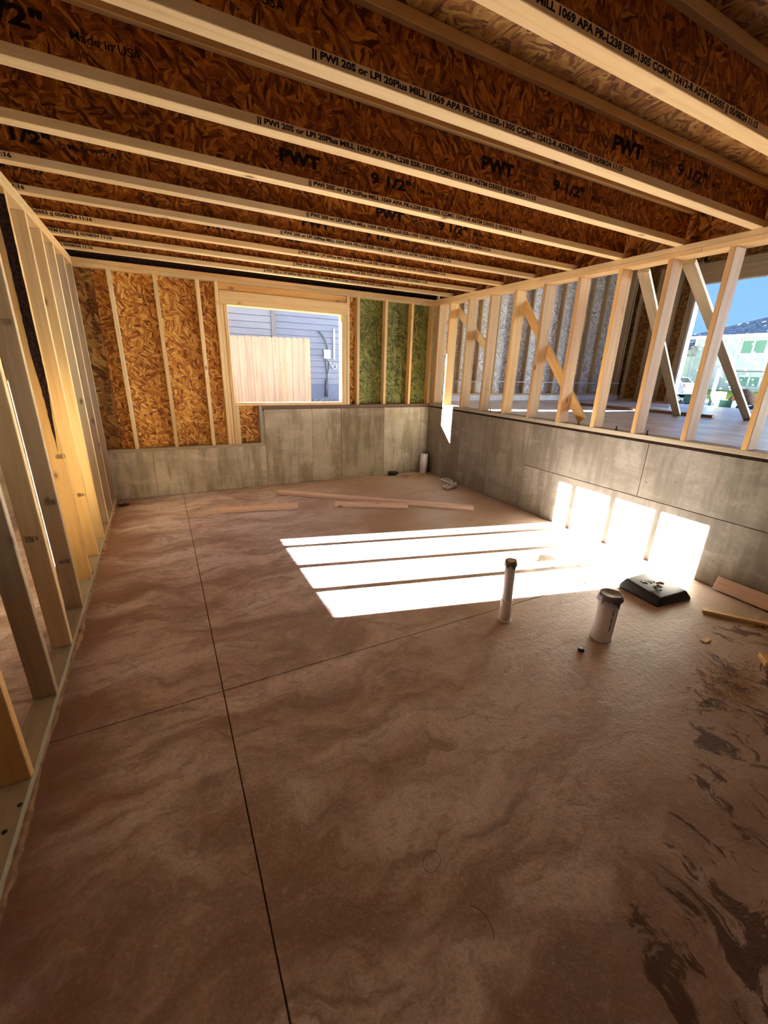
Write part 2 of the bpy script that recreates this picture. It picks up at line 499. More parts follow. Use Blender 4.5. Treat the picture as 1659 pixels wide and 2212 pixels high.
RX = Matrix.Rotation(math.pi / 2, 4, 'X')
RY = Matrix.Rotation(math.pi / 2, 4, 'Y')
def board(name, x0, x1, y0, y1, z0, z1, mat, parent=None, bev=0.0025, seg=1, grain=True, tilt=None):
    """axis-aligned board; its mesh runs along local Z so the grain follows the length"""
    dx, dy, dz = x1 - x0, y1 - y0, z1 - z0
    c = Vector(((x0 + x1) / 2, (y0 + y1) / 2, (z0 + z1) / 2))
    ax = 'z' if not grain else max((dx, 'x'), (dy, 'y'), (dz, 'z'))[1]
    if ax == 'z':
        me, R = box_mesh(dx, dy, dz, mat, bev, seg), Matrix.Identity(4)
    elif ax == 'x':
        me, R = box_mesh(dz, dy, dx, mat, bev, seg), RY
    else:
        me, R = box_mesh(dx, dz, dy, mat, bev, seg), RX
    mw = Matrix.Translation(c) @ (tilt @ R if tilt else R)
    o = link(name, me, None, parent, mw)
    if parent is None:
        _pw[o.name] = mw.copy()
    return o


def beam(name, p0, p1, w, t, mat, parent=None, up=(0, 0, 1), bev=0.0025):
    """board from p0 to p1; w along the side axis, t along 'up'"""
    p0, p1, up = Vector(p0), Vector(p1), Vector(up)
    d = (p1 - p0)
    L = d.length
    z = d / L
    y = (up - z * up.dot(z)).normalized()
    x = y.cross(z)
    R = Matrix((x, y, z)).transposed().to_4x4()
    mw = Matrix.Translation((p0 + p1) / 2) @ R
    o = link(name, box_mesh(w, t, L, mat, bev), None, parent, mw)
    if parent is None:
        _pw[o.name] = mw.copy()
    return o


def poly_mesh(verts, faces, mat, smooth=False):
    me = bpy.data.meshes.new('mesh')
    me.from_pydata([tuple(v) for v in verts], [], faces)
    bm = bmesh.new()
    bm.from_mesh(me)
    bmesh.ops.recalc_face_normals(bm, faces=bm.faces)
    bm.to_mesh(me)
    bm.free()
    me.materials.append(mat)
    if smooth:
        for p in me.polygons:
            p.use_smooth = True
    return me


def prism(outline, axis, a, b, mat):
    """extrude a 2-D outline along an axis from a to b (outline in the two other axes, in order)"""
    n = len(outline)
    f = {'x': lambda u, v, w: (w, u, v), 'y': lambda u, v, w: (u, w, v), 'z': lambda u, v, w: (u, v, w)}[axis]
    vs = [f(u, v, a) for u, v in outline] + [f(u, v, b) for u, v in outline]
    fs = [tuple(range(n)), tuple(range(2 * n - 1, n - 1, -1))]
    fs += [(i, (i + 1) % n, n + (i + 1) % n, n + i) for i in range(n)]
    return poly_mesh(vs, fs, mat)


def lathe(profile, mat, seg=28, jitter=None, smooth=True, closed_top=True, closed_bot=True):
    """profile: list of (r, z)"""
    vs, fs = [], []
    for i, (r, z) in enumerate(profile):
        for k in range(seg):
            a = 2 * math.pi * k / seg
            rr, zz = r, z
            if jitter:
                rr, zz = jitter(i, k, r, z)
            vs.append((rr * math.cos(a), rr * math.sin(a), zz))
    for i in range(len(profile) - 1):
        for k in range(seg):
            k2 = (k + 1) % seg
            fs.append((i * seg + k, i * seg + k2, (i + 1) * seg + k2, (i + 1) * seg + k))
    if closed_bot:
        fs.append(tuple(range(seg)))
    if closed_top:
        fs.append(tuple((len(profile) - 1) * seg + k for k in range(seg)))
    return poly_mesh(vs, fs, mat, smooth)


def tube(points, r, mat, seg=8):
    pts = [Vector(p) for p in points]
    vs, fs = [], []
    for i, p in enumerate(pts):
        t = (pts[min(i + 1, len(pts) - 1)] - pts[max(i - 1, 0)]).normalized()
        ref = Vector((0, 0, 1)) if abs(t.z) < 0.9 else Vector((1, 0, 0))
        u = t.cross(ref).normalized()
        w = t.cross(u)
        for k in range(seg):
            a = 2 * math.pi * k / seg
            vs.append(p + u * (r * math.cos(a)) + w * (r * math.sin(a)))
    for i in range(len(pts) - 1):
        for k in range(seg):
            k2 = (k + 1) % seg
            fs.append((i * seg + k, i * seg + k2, (i + 1) * seg + k2, (i + 1) * seg + k))
    fs.append(tuple(range(seg)))
    fs.append(tuple((len(pts) - 1) * seg + k for k in range(seg)))
    return poly_mesh(vs, fs, mat, True)


def spline(pts, n=8):
    out = []
    P = [Vector(p) for p in pts]
    P = [P[0]] + P + [P[-1]]
    for i in range(1, len(P) - 2):
        for k in range(n):
            t = k / n
            a, b, c, d = P[i - 1], P[i], P[i + 1], P[i + 2]
            out.append(0.5 * ((2 * b) + (c - a) * t + (2 * a - 5 * b + 4 * c - d) * t * t + (3 * b - a - 3 * c + d) * t ** 3))
    out.append(P[-2])
    return out


_txt = {}
def text_mesh(body, height, width, mat, bold=0.0, spacing=1.0):
    """flat lettering in the local XY plane, left-bottom at the origin, fitted to height x width"""
    key = (body, height, width, mat.name, bold)
    if key in _txt:
        return _txt[key]
    cu = bpy.data.curves.new('lettering', 'FONT')
    cu.body = body
    cu.size = 1.0
    cu.offset = bold
    cu.space_character = spacing
    cu.resolution_u = 2
    cu.fill_mode = 'FRONT'
    ob = bpy.data.objects.new('lettering', cu)
    COL.objects.link(ob)
    dg = bpy.context.evaluated_depsgraph_get()
    me = bpy.data.meshes.new_from_object(ob.evaluated_get(dg))
    bpy.data.objects.remove(ob, do_unlink=True)
    bpy.data.curves.remove(cu)
    xs = [v.co.x for v in me.vertices]
    ys = [v.co.y for v in me.vertices]
    sx = width / (max(xs) - min(xs))
    sy = height / (max(ys) - min(ys))
    x0, y0 = min(xs), min(ys)
    for v in me.vertices:
        v.co = ((v.co.x - x0) * sx, (v.co.y - y0) * sy, 0)
    me.materials.clear()
    me.materials.append(mat)
    _txt[key] = me
    return me


def merge(meshes_mtx, mat):
    bm = bmesh.new()
    for me, mx in meshes_mtx:
        t = me.copy()
        t.transform(mx)
        bm.from_mesh(t)
        bpy.data.meshes.remove(t)
    me = bpy.data.meshes.new('merged')
    bm.to_mesh(me)
    bm.free()
    me.materials.append(mat)
    return me


T = Matrix.Translation
W = 4.181          # inner face of the right wall
ZT = 2.440         # underside of the joists
ZC = 0.985         # top of the high foundation wall
ZL = 0.535         # top of the low foundation wall
XE = -3.34         # inner face of the outer wall of the next room
YF = -11.0          # wall behind the camera
Z0 = 0.038         # thickness of a plate

# ================================================================== FLOOR
floor = root_mesh('floor', prism([(XE - .2, YF - .2), (W + .2, YF - .2), (W + .2, .2), (XE - .2, .2)], 'z', -0.15, -0.012, M['joint']), M['joint'], kind='structure')
floor['label'] = 'dusty reddish brown concrete slab with saw-cut joints'
gx, gy, g = 0.692, -3.622, 0.0022
for (x0, x1) in ((XE, -2.6), (-2.6, gx - g), (gx + g, W)):
    for (y0, y1) in ((YF, gy - g), (gy + g, -0.0)):
        if x1 == -2.6:
            x1e = -2.6 - 2 * g
        else:
            x1e = x1
        bm = bmesh.new()
        bmesh.ops.create_cube(bm, size=1.0)
        bmesh.ops.scale(bm, vec=(x1e - x0, y1 - y0, .02), verts=bm.verts)
        bmesh.ops.translate(bm, vec=((x0 + x1e) / 2, (y0 + y1) / 2, -.01), verts=bm.verts)
        tope = [e for e in bm.edges if all(v.co.z > -0.005 for v in e.verts)]
        bmesh.ops.bevel(bm, geom=tope, offset=0.003, segments=2, profile=0.5, affect='EDGES')
        me = bpy.data.meshes.new('slab_panel')
        bm.to_mesh(me)
        bm.free()
        link('slab_panel', me, M['floor'], floor, Matrix.Identity(4))

# ================================================================== FOUNDATION WALLS
def form_panel(name, parent, mat, x0, x1, y0, y1, z0, z1):
    return board(name, x0, x1, y0, y1, z0, z1, mat, parent, bev=0.002, grain=False)

wall_back = empty('wall_back', (0, 0, 0), kind='structure', label='poured concrete base and framed back wall around the window opening')
JG = 0.004
form_panel('concrete_core', wall_back, M['conc_dark'], XE - .2, 1.70, 0.009, 0.2, 0, ZL - .012)
form_panel('concrete_core', wall_back, M['conc_dark'], 1.70, W + .2, 0.009, 0.2, 0, ZC - .012)
xs = [XE, -2.1, -0.9, 0.43, 1.717]
for a, b in zip(xs[:-1], xs[1:]):
    form_panel('form_panel', wall_back, M['conc_back'], a + JG / 2, b - JG / 2, 0.0, 0.2, 0, ZL)
for a, b, mt in ((1.717, 2.343, 'conc_back'), (2.343, 2.757, 'conc_back'), (2.757, 3.42, 'conc_dark'), (3.42, 4.04, 'conc_back'), (4.04, W, 'conc_back')):
    form_panel('form_panel', wall_back, M[mt], a + JG / 2, b - JG / 2, -0.002 if mt == 'conc_dark' else 0.0, 0.2, 0, ZC)

wall_right = empty('wall_right', (W, 0, 0), kind='structure', label='poured concrete base wall with open stud framing along the right side')
form_panel('concrete_core', wall_right, M['conc_dark'], W + .009, W + .2, YF, 0, 0, ZC - .012)
ys = [0, -.796, -1.40, -2.03]
for a, b in zip(ys[:-1], ys[1:]):
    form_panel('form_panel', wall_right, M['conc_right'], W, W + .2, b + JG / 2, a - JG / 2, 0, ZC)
ys = [-2.03, -4.47, -6.9, YF]
for a, b in zip(ys[:-1], ys[1:]):
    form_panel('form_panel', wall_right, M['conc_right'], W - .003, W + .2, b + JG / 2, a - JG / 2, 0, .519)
ys = [-2.03, -3.355, -4.67, -5.9, -7.1, YF]
for a, b in zip(ys[:-1], ys[1:]):
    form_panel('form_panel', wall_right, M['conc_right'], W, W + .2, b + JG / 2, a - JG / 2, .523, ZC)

wall_front = empty('wall_front', (0, YF, 0), kind='structure', label='plain concrete wall closing the basement behind the viewer')
form_panel('form_panel', wall_front, M['conc_right'], XE, W, YF - .2, YF, 0, ZT)

# ================================================================== RIGHT FRAMING
board('sill_gasket', W + .004, W + .092, YF, 0.10, ZC, 1.005, M['bark'], wall_right)
for a, b in ((0.10, -2.35), (-2.352, -5.9), (-5.902, YF)):
    board('bottom_plate', W, W + .14, b, a, 1.007, 1.045, M['treated'], wall_right)
for z0, cut in ((2.364, (0.0, -3.4, -6.6, YF)), (2.402, (0.0, -1.9, -5.3, YF))):
    for a, b in zip(cut[:-1], cut[1:]):
        board('top_plate', W, W + .138, b + .001, a, z0, z0 + .0375, M['pine'], wall_right)
i = 0
while -.328 - .4064 * i > YF:
    yf = -.328 - .4064 * i
    board('stud', W, W + .138, yf - .038, yf, 1.045, 2.364, M['pine_orange'] if i % 3 == 0 else M['pine_tan'], wall_right)
    i += 1
for y0 in (-.042, -.115):
    board('stud', W + .001, W + .138, y0, y0 + .038, 1.045, 2.364, M['pine_tan'], wall_right)
def bolt(parent, x, y, z, h=.035):
    me = lathe([(.012, 0), (.012, .008), (.006, .009), (.006, h), (.004, h + .002)], M['black_steel'], 10)
    return link('anchor_bolt', me, None, parent, T((x, y, z)))
for yb in (-1.33, -1.52, -3.02, -2.62, -3.30):
    bolt(wall_right, W + .03, yb, 1.045)

# ================================================================== BACK FRAMING
Y0, Y1 = 0.0, 0.089
board('bottom_plate', XE, 1.70, Y0, Y1, ZL, ZL + .038, M['treated'], wall_back)
board('bottom_plate', 1.70, W + .089, Y0, Y1, ZC + .004, ZC + .047, M['dark_wood'], wall_back, bev=.002)
for z0, cut in ((2.364, (XE, .75, 3.1, W)), (2.402, (XE, .21, 2.2, W))):
    for a, b in zip(cut[:-1], cut[1:]):
        board('top_plate', a + .0005, b - .0005, Y0, Y1, z0, z0 + .0375, M['pine'], wall_back)
zb, zs_ = ZL + .038, 2.364
for x0, mt in ((-.10, 'pine'), (.268, 'pine_pale'), (.675, 'pine'), (1.081, 'pine_pale')):
    board('stud', x0, x0 + .038, Y0, Y1, zb, zs_, M[mt], wall_back)
for x0 in (-.95, -1.36, -1.77, -2.18, -2.59, -3.0, -.54):
    board('stud', x0, x0 + .038, Y0, Y1, zb, zs_, M['pine'], wall_back)
zr = ZC + .047
for x0, x1, mt in ((2.987, 3.025, 'pine'), (3.395, 3.433, 'pine'), (3.800, 3.838, 'pine_orange'), (4.132, 4.170, 'pine_orange')):
    board('stud', x0, x1, Y0, Y1, zr, zs_, M[mt], wall_back)
# rough window opening
win = empty('window_1', (1.386, 0, 1.065), kind='structure', label='rough wood-framed window opening looking onto fence and blue house')
board('king_stud', 1.272, 1.309, Y0 - .001, Y1, zb, zs_, M['pine_pale'], win)
board('trimmer', 1.3115, 1.3475, Y0 + .003, Y1, zb, 2.141, M['pine_pale'], win)
board('trimmer', 1.3495, 1.386, Y0 - .002, Y1, zb, 2.141, M['pine'], win)
board('cripple_stud', 1.387, 1.424, Y0, Y1, zb, 1.030, M['pine_pale'], win)
board('cripple_stud', 1.662, 1.699, Y0, Y1, zb, 1.030, M['treated'], win)
board('king_stud', 2.8425, 2.880, Y0 - .001, Y1, zr, zs_, M['pine_pale'], win)
board('trimmer', 2.8045, 2.840, Y0 + .003, Y1, zr, 2.141, M['pine_pale'], win)
board('trimmer', 2.766, 2.803, Y0, Y1, zr, 2.141, M['pine'], win)
board('header', 1.311, 2.841, Y0 - .004, Y0 + .038, 2.141, 2.283, M['pine'], win)
board('header', 1.311, 2.841, Y0 + .047, Y1, 2.141, 2.283, M['pine'], win)
board('header_filler', 1.311, 2.841, Y0 + .022, Y1, 2.284, 2.363, M['pine_orange'], win)
board('sill', 1.387, 2.765, Y0, Y1, 1.033, 1.068, M['pine_pale'], win)
board('sheathing_reveal', 1.352, 2.80, .1005, .108, 2.139, 2.30, M['pine_pale'], win)
# sheathing
def sheet(x0, x1, z0, z1, mt, y=Y1):
    return board('sheathing_panel', x0, x1, y, y + .011, z0, z1, M[mt], wall_back, bev=.001, grain=False)
sheet(-2.3, -1.085, ZL, ZT + .24, 'osb_wall')
sheet(XE - .1, -2.303, ZL, ZT + .24, 'osb_wall')
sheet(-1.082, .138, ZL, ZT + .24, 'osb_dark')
sheet(.141, 1.371, ZL, ZT + .24, 'osb_wall')
sheet(1.3735, 1.72, ZL - .002, 1.06, 'osb_wall')
sheet(1.3735, 2.778, 2.142, ZT + .24, 'osb_wall')
sheet(2.781, 3.004, ZC, ZT + .24, 'osb_wall')
sheet(3.007, W + .1, ZC, ZT + .24, 'osb_green')
# factory print on the sheathing: ruler ticks and block characters
tick = []
for k in range(70):
    z = .62 + k * .0242
    tick.append((box_mesh(.030 if k % 4 else .055, .0006, .003, M['ink_soft'], 0), T((.085 if k % 4 else .0725, Y1 - .0006, z))))
link('ruler_print', merge(tick, M['ink_soft']), None, wall_back, Matrix.Identity(4))['kind'] = 'stuff'
def glyphs(n, h, w, mat, seed, vertical=True):
    """worn, unreadable block characters as bars; reads upwards when vertical"""
    rnd = random.Random(seed)
    it = []
    t = h * .14
    for q in range(n):
        cw = w / n
        x0 = q * cw
        for k in range(rnd.choice((3, 4, 4, 5))):
            if rnd.random() < .5:
                it.append((box_mesh(t, .0004, h * rnd.choice((.5, 1.0)), mat, 0), T((x0 + cw * rnd.choice((.15, .45, .75)), 0, h * .5))))
            else:
                it.append((box_mesh(cw * .65, .0004, t, mat, 0), T((x0 + cw * .45, 0, h * rnd.choice((.07, .5, .93))))))
    me = merge(it, mat)
    if vertical:
        me.transform(Matrix.Rotation(-math.pi / 2, 4, 'Y'))
    return me
for x, z, h, w, n, mt, sd_ in ((.115, 1.62, .045, .62, 14, 'ink_soft', 1), (.115, .95, .045, .34, 8, 'ink_soft', 2), (3.69, 1.26, .07, .44, 7, 'ink_green', 3), (3.69, 1.80, .07, .40, 6, 'ink_green', 4)):
    link('stamp_print', glyphs(n, h, w, M[mt], sd_), None, wall_back, T((x, Y1 - .0008, z)))['kind'] = 'stuff'

# ================================================================== LEFT STUD WALL
wall_left = empty('wall_left', (0, 0, 0), kind='structure', label='open stud partition on the left with treated bottom plate')
studs = [(-.042, 'pine_grey'), (-.468, 'pine_grey'), (-.889, 'pine_pale'), (-1.296, 'pine'), (-1.709, 'pine'), (-2.131, 'pine_orange'),
         (-2.541, 'pine_grey'), (-2.955, 'pine'), (-3.360, 'pine_grey'), (-3.824, 'pine_orange'), (-4.24, 'pine'), (-4.65, 'pine'), (-5.06, 'pine'),
         (-5.47, 'pine'), (-5.88, 'pine'), (-6.29, 'pine'), (-6.70, 'pine'), (-7.11, 'pine'), (-7.52, 'pine'), (-7.93, 'pine'), (-8.34, 'pine'), (-8.75, 'pine')]
for yn, mt in studs:
    o = board('stud', -.089, 0, yn, yn + .038, .038, 2.364, M[mt], wall_left, bev=.004, seg=2)
    if abs(yn + 2.131) < 1e-3:
        rows = []
        rnd = random.Random(3)
        N = 44
        for k in range(N + 1):
            f = k / N
            z = 2.33 - f * (2.33 - .955)
            wid = .047 * (1 - max(0, (f - .55) / .45) ** 1.3) + rnd.uniform(-.0025, .0025)
            off = .002 + (.024 * max(0, (f - .7) / .3))
            rows.append((z, -off - max(.0008, wid), -off + rnd.uniform(-.001, .001)))
        vs_, fs_ = [], []
        for z, a, b in rows:
            vs_ += [(a, yn - .0008, z), (b, yn - .0022, z), (b, yn + .004, z), (a, yn + .004, z)]
        for k in range(N):
            for q in range(4):
                fs_.append((k * 4 + q, k * 4 + (q + 1) % 4, (k + 1) * 4 + (q + 1) % 4, (k + 1) * 4 + q))
        fs_ += [(0, 1, 2, 3), (N * 4, N * 4 + 1, N * 4 + 2, N * 4 + 3)]
        bo = link('bark_strip', poly_mesh(vs_, fs_, M['bark']), None, wall_left, Matrix.Identity(4))
        bo['label'] = 'dark strip of bark left along the stud edge'
for yn, xx, z, sd_ in ((-2.541, -.062, 1.66, 11), (-2.541, -.060, .72, 12), (-2.541, -.062, .345, 13), (-2.955, -.075, .655, 14), (-2.131, -.045, .905, 15), (-1.709, -.05, .53, 16)):
    link('grade_stamp', glyphs(6, .030, .05, M['ink_wood'], sd_, False), None, wall_left, T((xx, yn - .0006, z)))['kind'] = 'stuff'
board('bottom_plate', -.091, 0.001, YF, -2.62, 0, .038, M['treated'], wall_left)
board('bottom_plate', -.091, 0.001, -2.618, -.001, 0, .038, M['treated'], wall_left)
for z0, cut in ((2.364, (0.0, -3.0, -6.2, YF)), (2.402, (0.0, -1.6, -4.8, YF))):
    for a, b in zip(cut[:-1], cut[1:]):
        board('top_plate', -.089, 0, b + .001, a - .001, z0, z0 + .0375, M['pine'], wall_left)
for yb, xb in ((-3.93, -.012), (-4.02, -.032), (-2.03, -.012)):
    me = lathe([(.008, 0), (.008, .002), (.0045, .003)], M['black_steel'], 10)
    link('nail_head', me, None, wall_left, T((xb, yb, .038)))

# ================================================================== OUTER WALL OF THE NEXT ROOM (sun comes through its window)
wall_west = empty('wall_west', (XE, 0, 0), kind='structure', label='sheathed outer wall of the neighbouring room with a window opening')
WY0, WY1, WZ0, WZ1 = -2.087, -.673, 1.065, 2.14
form_panel('form_panel', wall_west, M['conc_back'], XE - .2, XE, YF, 0, 0, ZL)
def west(y0, y1, z0, z1):
    board('sheathing_panel', XE - .1, XE - .089, y0, y1, z0, z1, M['osb_yz'], wall_west, bev=.001, grain=False)
west(YF, WY0, ZL, ZT + .24)
west(WY1, 0.1, ZL, ZT + .24)
west(WY0, WY1, ZL, WZ0)
west(WY0, WY1, WZ1, ZT + .24)
board('bottom_plate', XE - .089, XE, YF, 0, ZL, ZL + .038, M['treated'], wall_west)
for z0 in (2.364, 2.402):
    board('top_plate', XE - .089, XE, YF, 0, z0, z0 + .0375, M['pine'], wall_west)
yy = -.04
while yy > YF:
    if not (WY0 - .04 < yy - .019 < WY1 + .04):
        board('stud', XE - .089, XE, yy - .038, yy, zb, zs_, M['pine'], wall_west)
    yy -= .4064
win2 = empty('window_2', (XE, WY0, WZ0), kind='structure', label='rough window opening in the outer wall of the next room')
board('trimmer', XE - .089, XE, WY0 - .038, WY0, zb, WZ1, M['pine'], win2)
board('trimmer', XE - .089, XE, WY1, WY1 + .038, zb, WZ1, M['pine'], win2)
board('header', XE - .089, XE, WY0 - .038, WY1 + .038, WZ1, WZ1 + .14, M['pine'], win2)
board('sill', XE - .089, XE, WY0, WY1, WZ0 - .038, WZ0, M['pine'], win2)

# unseen dark sheets added behind the sheathing seams to block light leaks
def wrap(x0, x1, y0, y1, z0, z1, par):
    board('seam_light_block', x0, x1, y0, y1, z0, z1, M['wrap'], par, bev=0, grain=False)
for x0, x1, z0, z1 in ((XE - .1, 1.37, ZL - .05, 2.71), (1.37, 2.78, 2.145, 2.71), (2.78, W + .1, ZC - .05, 2.71), (1.37, 1.75, ZL - .05, 1.05)):
    wrap(x0, x1, .1005, .1025, z0, z1, wall_back)

# ================================================================== CEILING DECK, RIMS
ceiling = empty('ceiling', (0, 0, ZT + .241), kind='structure', label='underside of the strand board subfloor above the joists')
for r, ya in enumerate([0.10 - 1.22 * k for k in range(10)]):
    off = 1.2 if r % 2 else 0
    x = XE - .1 - off
    while x < W + .1:
        a, b = max(x, XE - .1), min(x + 2.436, W + .1)
        if b - a > .05:
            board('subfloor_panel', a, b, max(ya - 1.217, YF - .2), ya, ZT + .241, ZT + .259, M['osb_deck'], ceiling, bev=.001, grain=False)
        x += 2.44
board('rim_board', W + .095, W + .128, YF, 0.05, ZT, ZT + .241, M['osb_rim'], ceiling, bev=.001, grain=False)
board('rim_board', XE - .088, W + .055, 0.055, 0.088, ZT, ZT + .241, M['bark'], ceiling, bev=.001, grain=False)  # near-black bark colour stands in for the shaded gap above the plate
board('rim_board', XE - .088, XE - .055, YF, 0.05, ZT, ZT + .241, M['osb_rim'], ceiling, bev=.001, grain=False)

# ================================================================== I-JOISTS
FL = '|| PWI 20S or LPI 20Plus MILL 1069 APA PR-L238 ESR-1305 CCMC 12412-R ASTM D5055 || 05/08/24 11:1'
FW = .066          # flange width
XA, XB = XE - .05, W + .045
def make_joist(idx, yfar, fstart, wstart, label, minute):
    yc = yfar - FW / 2
    r = empty('floor_joist', (0, yc, ZT), label=label, category='joist', group='engineered floor joists overhead')
    board('bottom_flange', XA, XB, yc - FW / 2, yc + FW / 2, ZT, ZT + .038, M['pine_pale'], r, bev=.002)
    board('top_flange', XA, XB, yc - FW / 2, yc + FW / 2, ZT + .203, ZT + .241, M['pine'], r, bev=.002)
    board('web', XA, XB, yc - .005, yc + .005, ZT + .036, ZT + .205, M['osb_web'], r, bev=0, grain=False)
    # lettering on the near side of the lower flange
    x = fstart
    while x > XA:
        x -= 3.088
    x += 3.088
    tm = text_mesh(FL + minute, .0275, 1.571, M['ink'], 0.045)
    while x < XB - 1.58:
        link('flange_print', tm, None, r, T((x, yc - FW / 2 - .0006, ZT + .006)) @ RX)['kind'] = 'stuff'
        x += 3.088
    # lettering on the web
    x = wstart
    while x > XA:
        x -= 2.677
    x += 2.677
    while x < XB - 1.1:
        yw = yc - .0058
        for body, h, w_, bold, dx, dz in (('PWT', .062, .228, .06, 0, .096), ('PWI 20S', .020, 0.125, .012, .285, .132), ('LPI 20PLUS', .020, .165, .012, .285, .104),
                                          ('9 1/2"', .060, .275, .04, .535, .097), ('Made in USA', .026, .215, .015, .88, .108)):
            if x + dx > -.3 or x + dx + w_ > -.3:
                link('web_print', text_mesh(body, h, w_, M['ink'], bold), None, r, T((x + dx, yw, ZT + dz)) @ RX)['kind'] = 'stuff'
        x += 2.677
    return r
JO = [(-.300, 1.739, 0.75, 'lettered wooden I-joist nearest the back window wall', '6'),
      (-.778, 1.922, 2.05, 'lettered wooden I-joist, second from the back window wall', '6'),
      (-1.252, 1.837, 1.10, 'lettered wooden I-joist, third from the back window wall', '6'),
      (-1.737, 1.557, 1.734, 'lettered wooden I-joist, fourth from the back window wall', '6'),
      (-2.223, 1.608, 2.132, 'lettered wooden I-joist, fifth from the back window wall', '6'),
      (-2.713, 1.468, 1.319, 'lettered wooden I-joist, sixth from the back window wall', '6'),
      (-3.198, 1.097, 2.279, 'lettered wooden I-joist, seventh from the back window wall', '5'),
      (-3.681, 1.173, 2.679, 'lettered wooden I-joist with wide pale flange, eighth from the back window wall', '5'),
      (-4.185, 1.270, 2.95, 'lettered wooden I-joist nearest the viewer, crossing the top right corner', '5'),
      (-4.67, 1.3, 1.9, 'wooden I-joist directly above the viewer', '5'),
      (-5.15, 1.3, 1.2, 'wooden I-joist just behind the viewer', '5')]
for k, (yf, fs, ws, lab, mi) in enumerate(JO):
    make_joist(k, yf, fs, ws, lab, mi)

# ================================================================== BRACES ON THE RIGHT FRAMING
XO = W + .1385
b = beam('brace_board', (XO + .02, -.30, 2.305), (XO + .02, -1.02, 1.79), .038, .089, M['pine'], up=(0, 1, 1))
setp(b, 'short sloping brace nailed across the first studs near the back corner', 'brace')
b = beam('brace_board', (XO + .02, -1.50, 2.30), (XO + .02, -2.56, 1.075), .038, .089, M['pine_orange'], up=(0, 1, 1))
setp(b, 'long diagonal brace crossing the middle studs down to the sill plate', 'brace')
b = beam('kicker_brace', (W + .19, -2.86, 2.36), (7.25, -1.89, .99), .089, .038, M['pine_grey'], up=(0, 0, 1))
setp(b, 'slender kicker brace propped from top plate to garage floor beside the car', 'brace')
b = beam('kicker_brace', (W + .19, -3.22, 2.36), (7.72, -2.56, .99), .089, .038, M['pine_grey'], up=(0, 0, 1))
setp(b, 'weathered kicker brace crossing in front of the green house', 'brace')

# ================================================================== GARAGE
GY, GX = 1.05, 10.12
gfl = root_mesh('floor_garage', prism([(W + .2, -6.2), (GX + .25, -6.2), (GX + .25, GY + .2), (W + .2, GY + .2)], 'z', .6, .985, M['slab']), M['slab'], kind='structure')
gfl['label'] = 'smooth bluish concrete garage slab beyond the studs'
wg = empty('wall_garage', (W, GY, .985), kind='structure', label='sheathed stud wall along the far side of the garage')
form_panel('curb', wg, M['slab'], W + .1, GX + .1, GY - .006, GY + .2, .985, 1.083)
board('bottom_plate', W + .1, GX, GY, GY + .089, 1.083, 1.121, M['pine_grey'], wg)
k = 0
x = 5.068
while x < GX - .1:
    board('stud', x, x + .038, GY, GY + .089, 1.121, 3.62, M['pine_grey'], wg)
    x += .4064
board('stud', 4.66, 4.70, GY, GY + .089, 1.121, 3.62, M['pine_grey'], wg)
for x0 in (9.95, 10.03):
    board('stud', x0, x0 + .038, GY - .01, GY + .089, 1.09, 3.62, M['pine_grey'], wg)
for x0, x1 in ((W + .1, 6.3), (6.303, 7.52), (7.523, 8.74), (8.743, GX + .1)):
    board('sheathing_panel', x0, x1, GY + .089, GY + .1, 1.083, 3.75, M['osb_grey'], wg, bev=.001, grain=False)
board('top_plate', W + .1, GX, GY, GY + .089, 3.62, 3.70, M['pine_grey'], wg)
link('wall_conduit', tube([(W + .3, GY - .012, 1.335), (GX - .05, GY - .012, 1.345)], .010, M['white_paint']), None, wg, Matrix.Identity(4))
# return wall between the garage corner and the door opening, back part above our room
wr = empty('wall_garage_front', (GX, 0, .985), kind='structure', label='framed front wall of the garage around the wide door opening')
board('sheathing_panel', GX + .089, GX + .1, -.15, GY + .1, .985, 4.0, M['osb_yz_dark'], wr, bev=.001, grain=False)
board('bottom_plate', GX, GX + .089, -.15, GY, .985, 1.023, M['pine_grey'], wr)
for y0 in (-.15, -.11, -.07, .18, .22, .60, .95):
    board('stud', GX, GX + .089, y0, y0 + .038, 1.023, 3.62, M['pine_grey'], wr)
board('jamb_trim', GX - .02, GX + .14, -.19, -.152, .985, 3.22, M['white_paint'], wr)
board('door_header', GX - .02, GX + .12, -6.2, -.10, 3.22, 3.53, M['pine_grey'], wr)
board('sheathing_panel', GX + .089, GX + .1, -6.2, -.10, 3.53, 4.0, M['osb_yz_dark'], wr, bev=.001, grain=False)
board('header_plate', GX - .03, GX + .089, -6.2, -.10, 3.531, 3.575, M['pine_grey'], wr)
board('sheathing_panel', GX + .089, GX + .1, -6.2, -5.95, .985, 3.53, M['osb_yz_dark'], wr, bev=.001, grain=False)
ws2 = empty('wall_garage_side', (W, -6.2, .985), kind='structure', label='open stud framing along the near side of the garage')  # unseen side left unsheathed so skylight reaches the far garage wall
board('bottom_plate', W + .2, GX + .1, -6.29, -6.2, .985, 1.023, M['pine_grey'], ws2)
board('top_plate', W + .2, GX + .1, -6.29, -6.2, 3.62, 3.70, M['pine_grey'], ws2)
x = W + .25
while x < GX:
    board('stud', x, x + .038, -6.29, -6.2, 1.023, 3.62, M['pine_grey'], ws2)
    x += .6096
cg = empty('ceiling_garage', (W, 0, 3.75), kind='structure', label='plain roof deck over the garage')
board('roof_deck', W + .1, GX + .3, -6.4, GY + .4, 3.76, 3.80, M['osb_deck'], cg, bev=.001, grain=False)
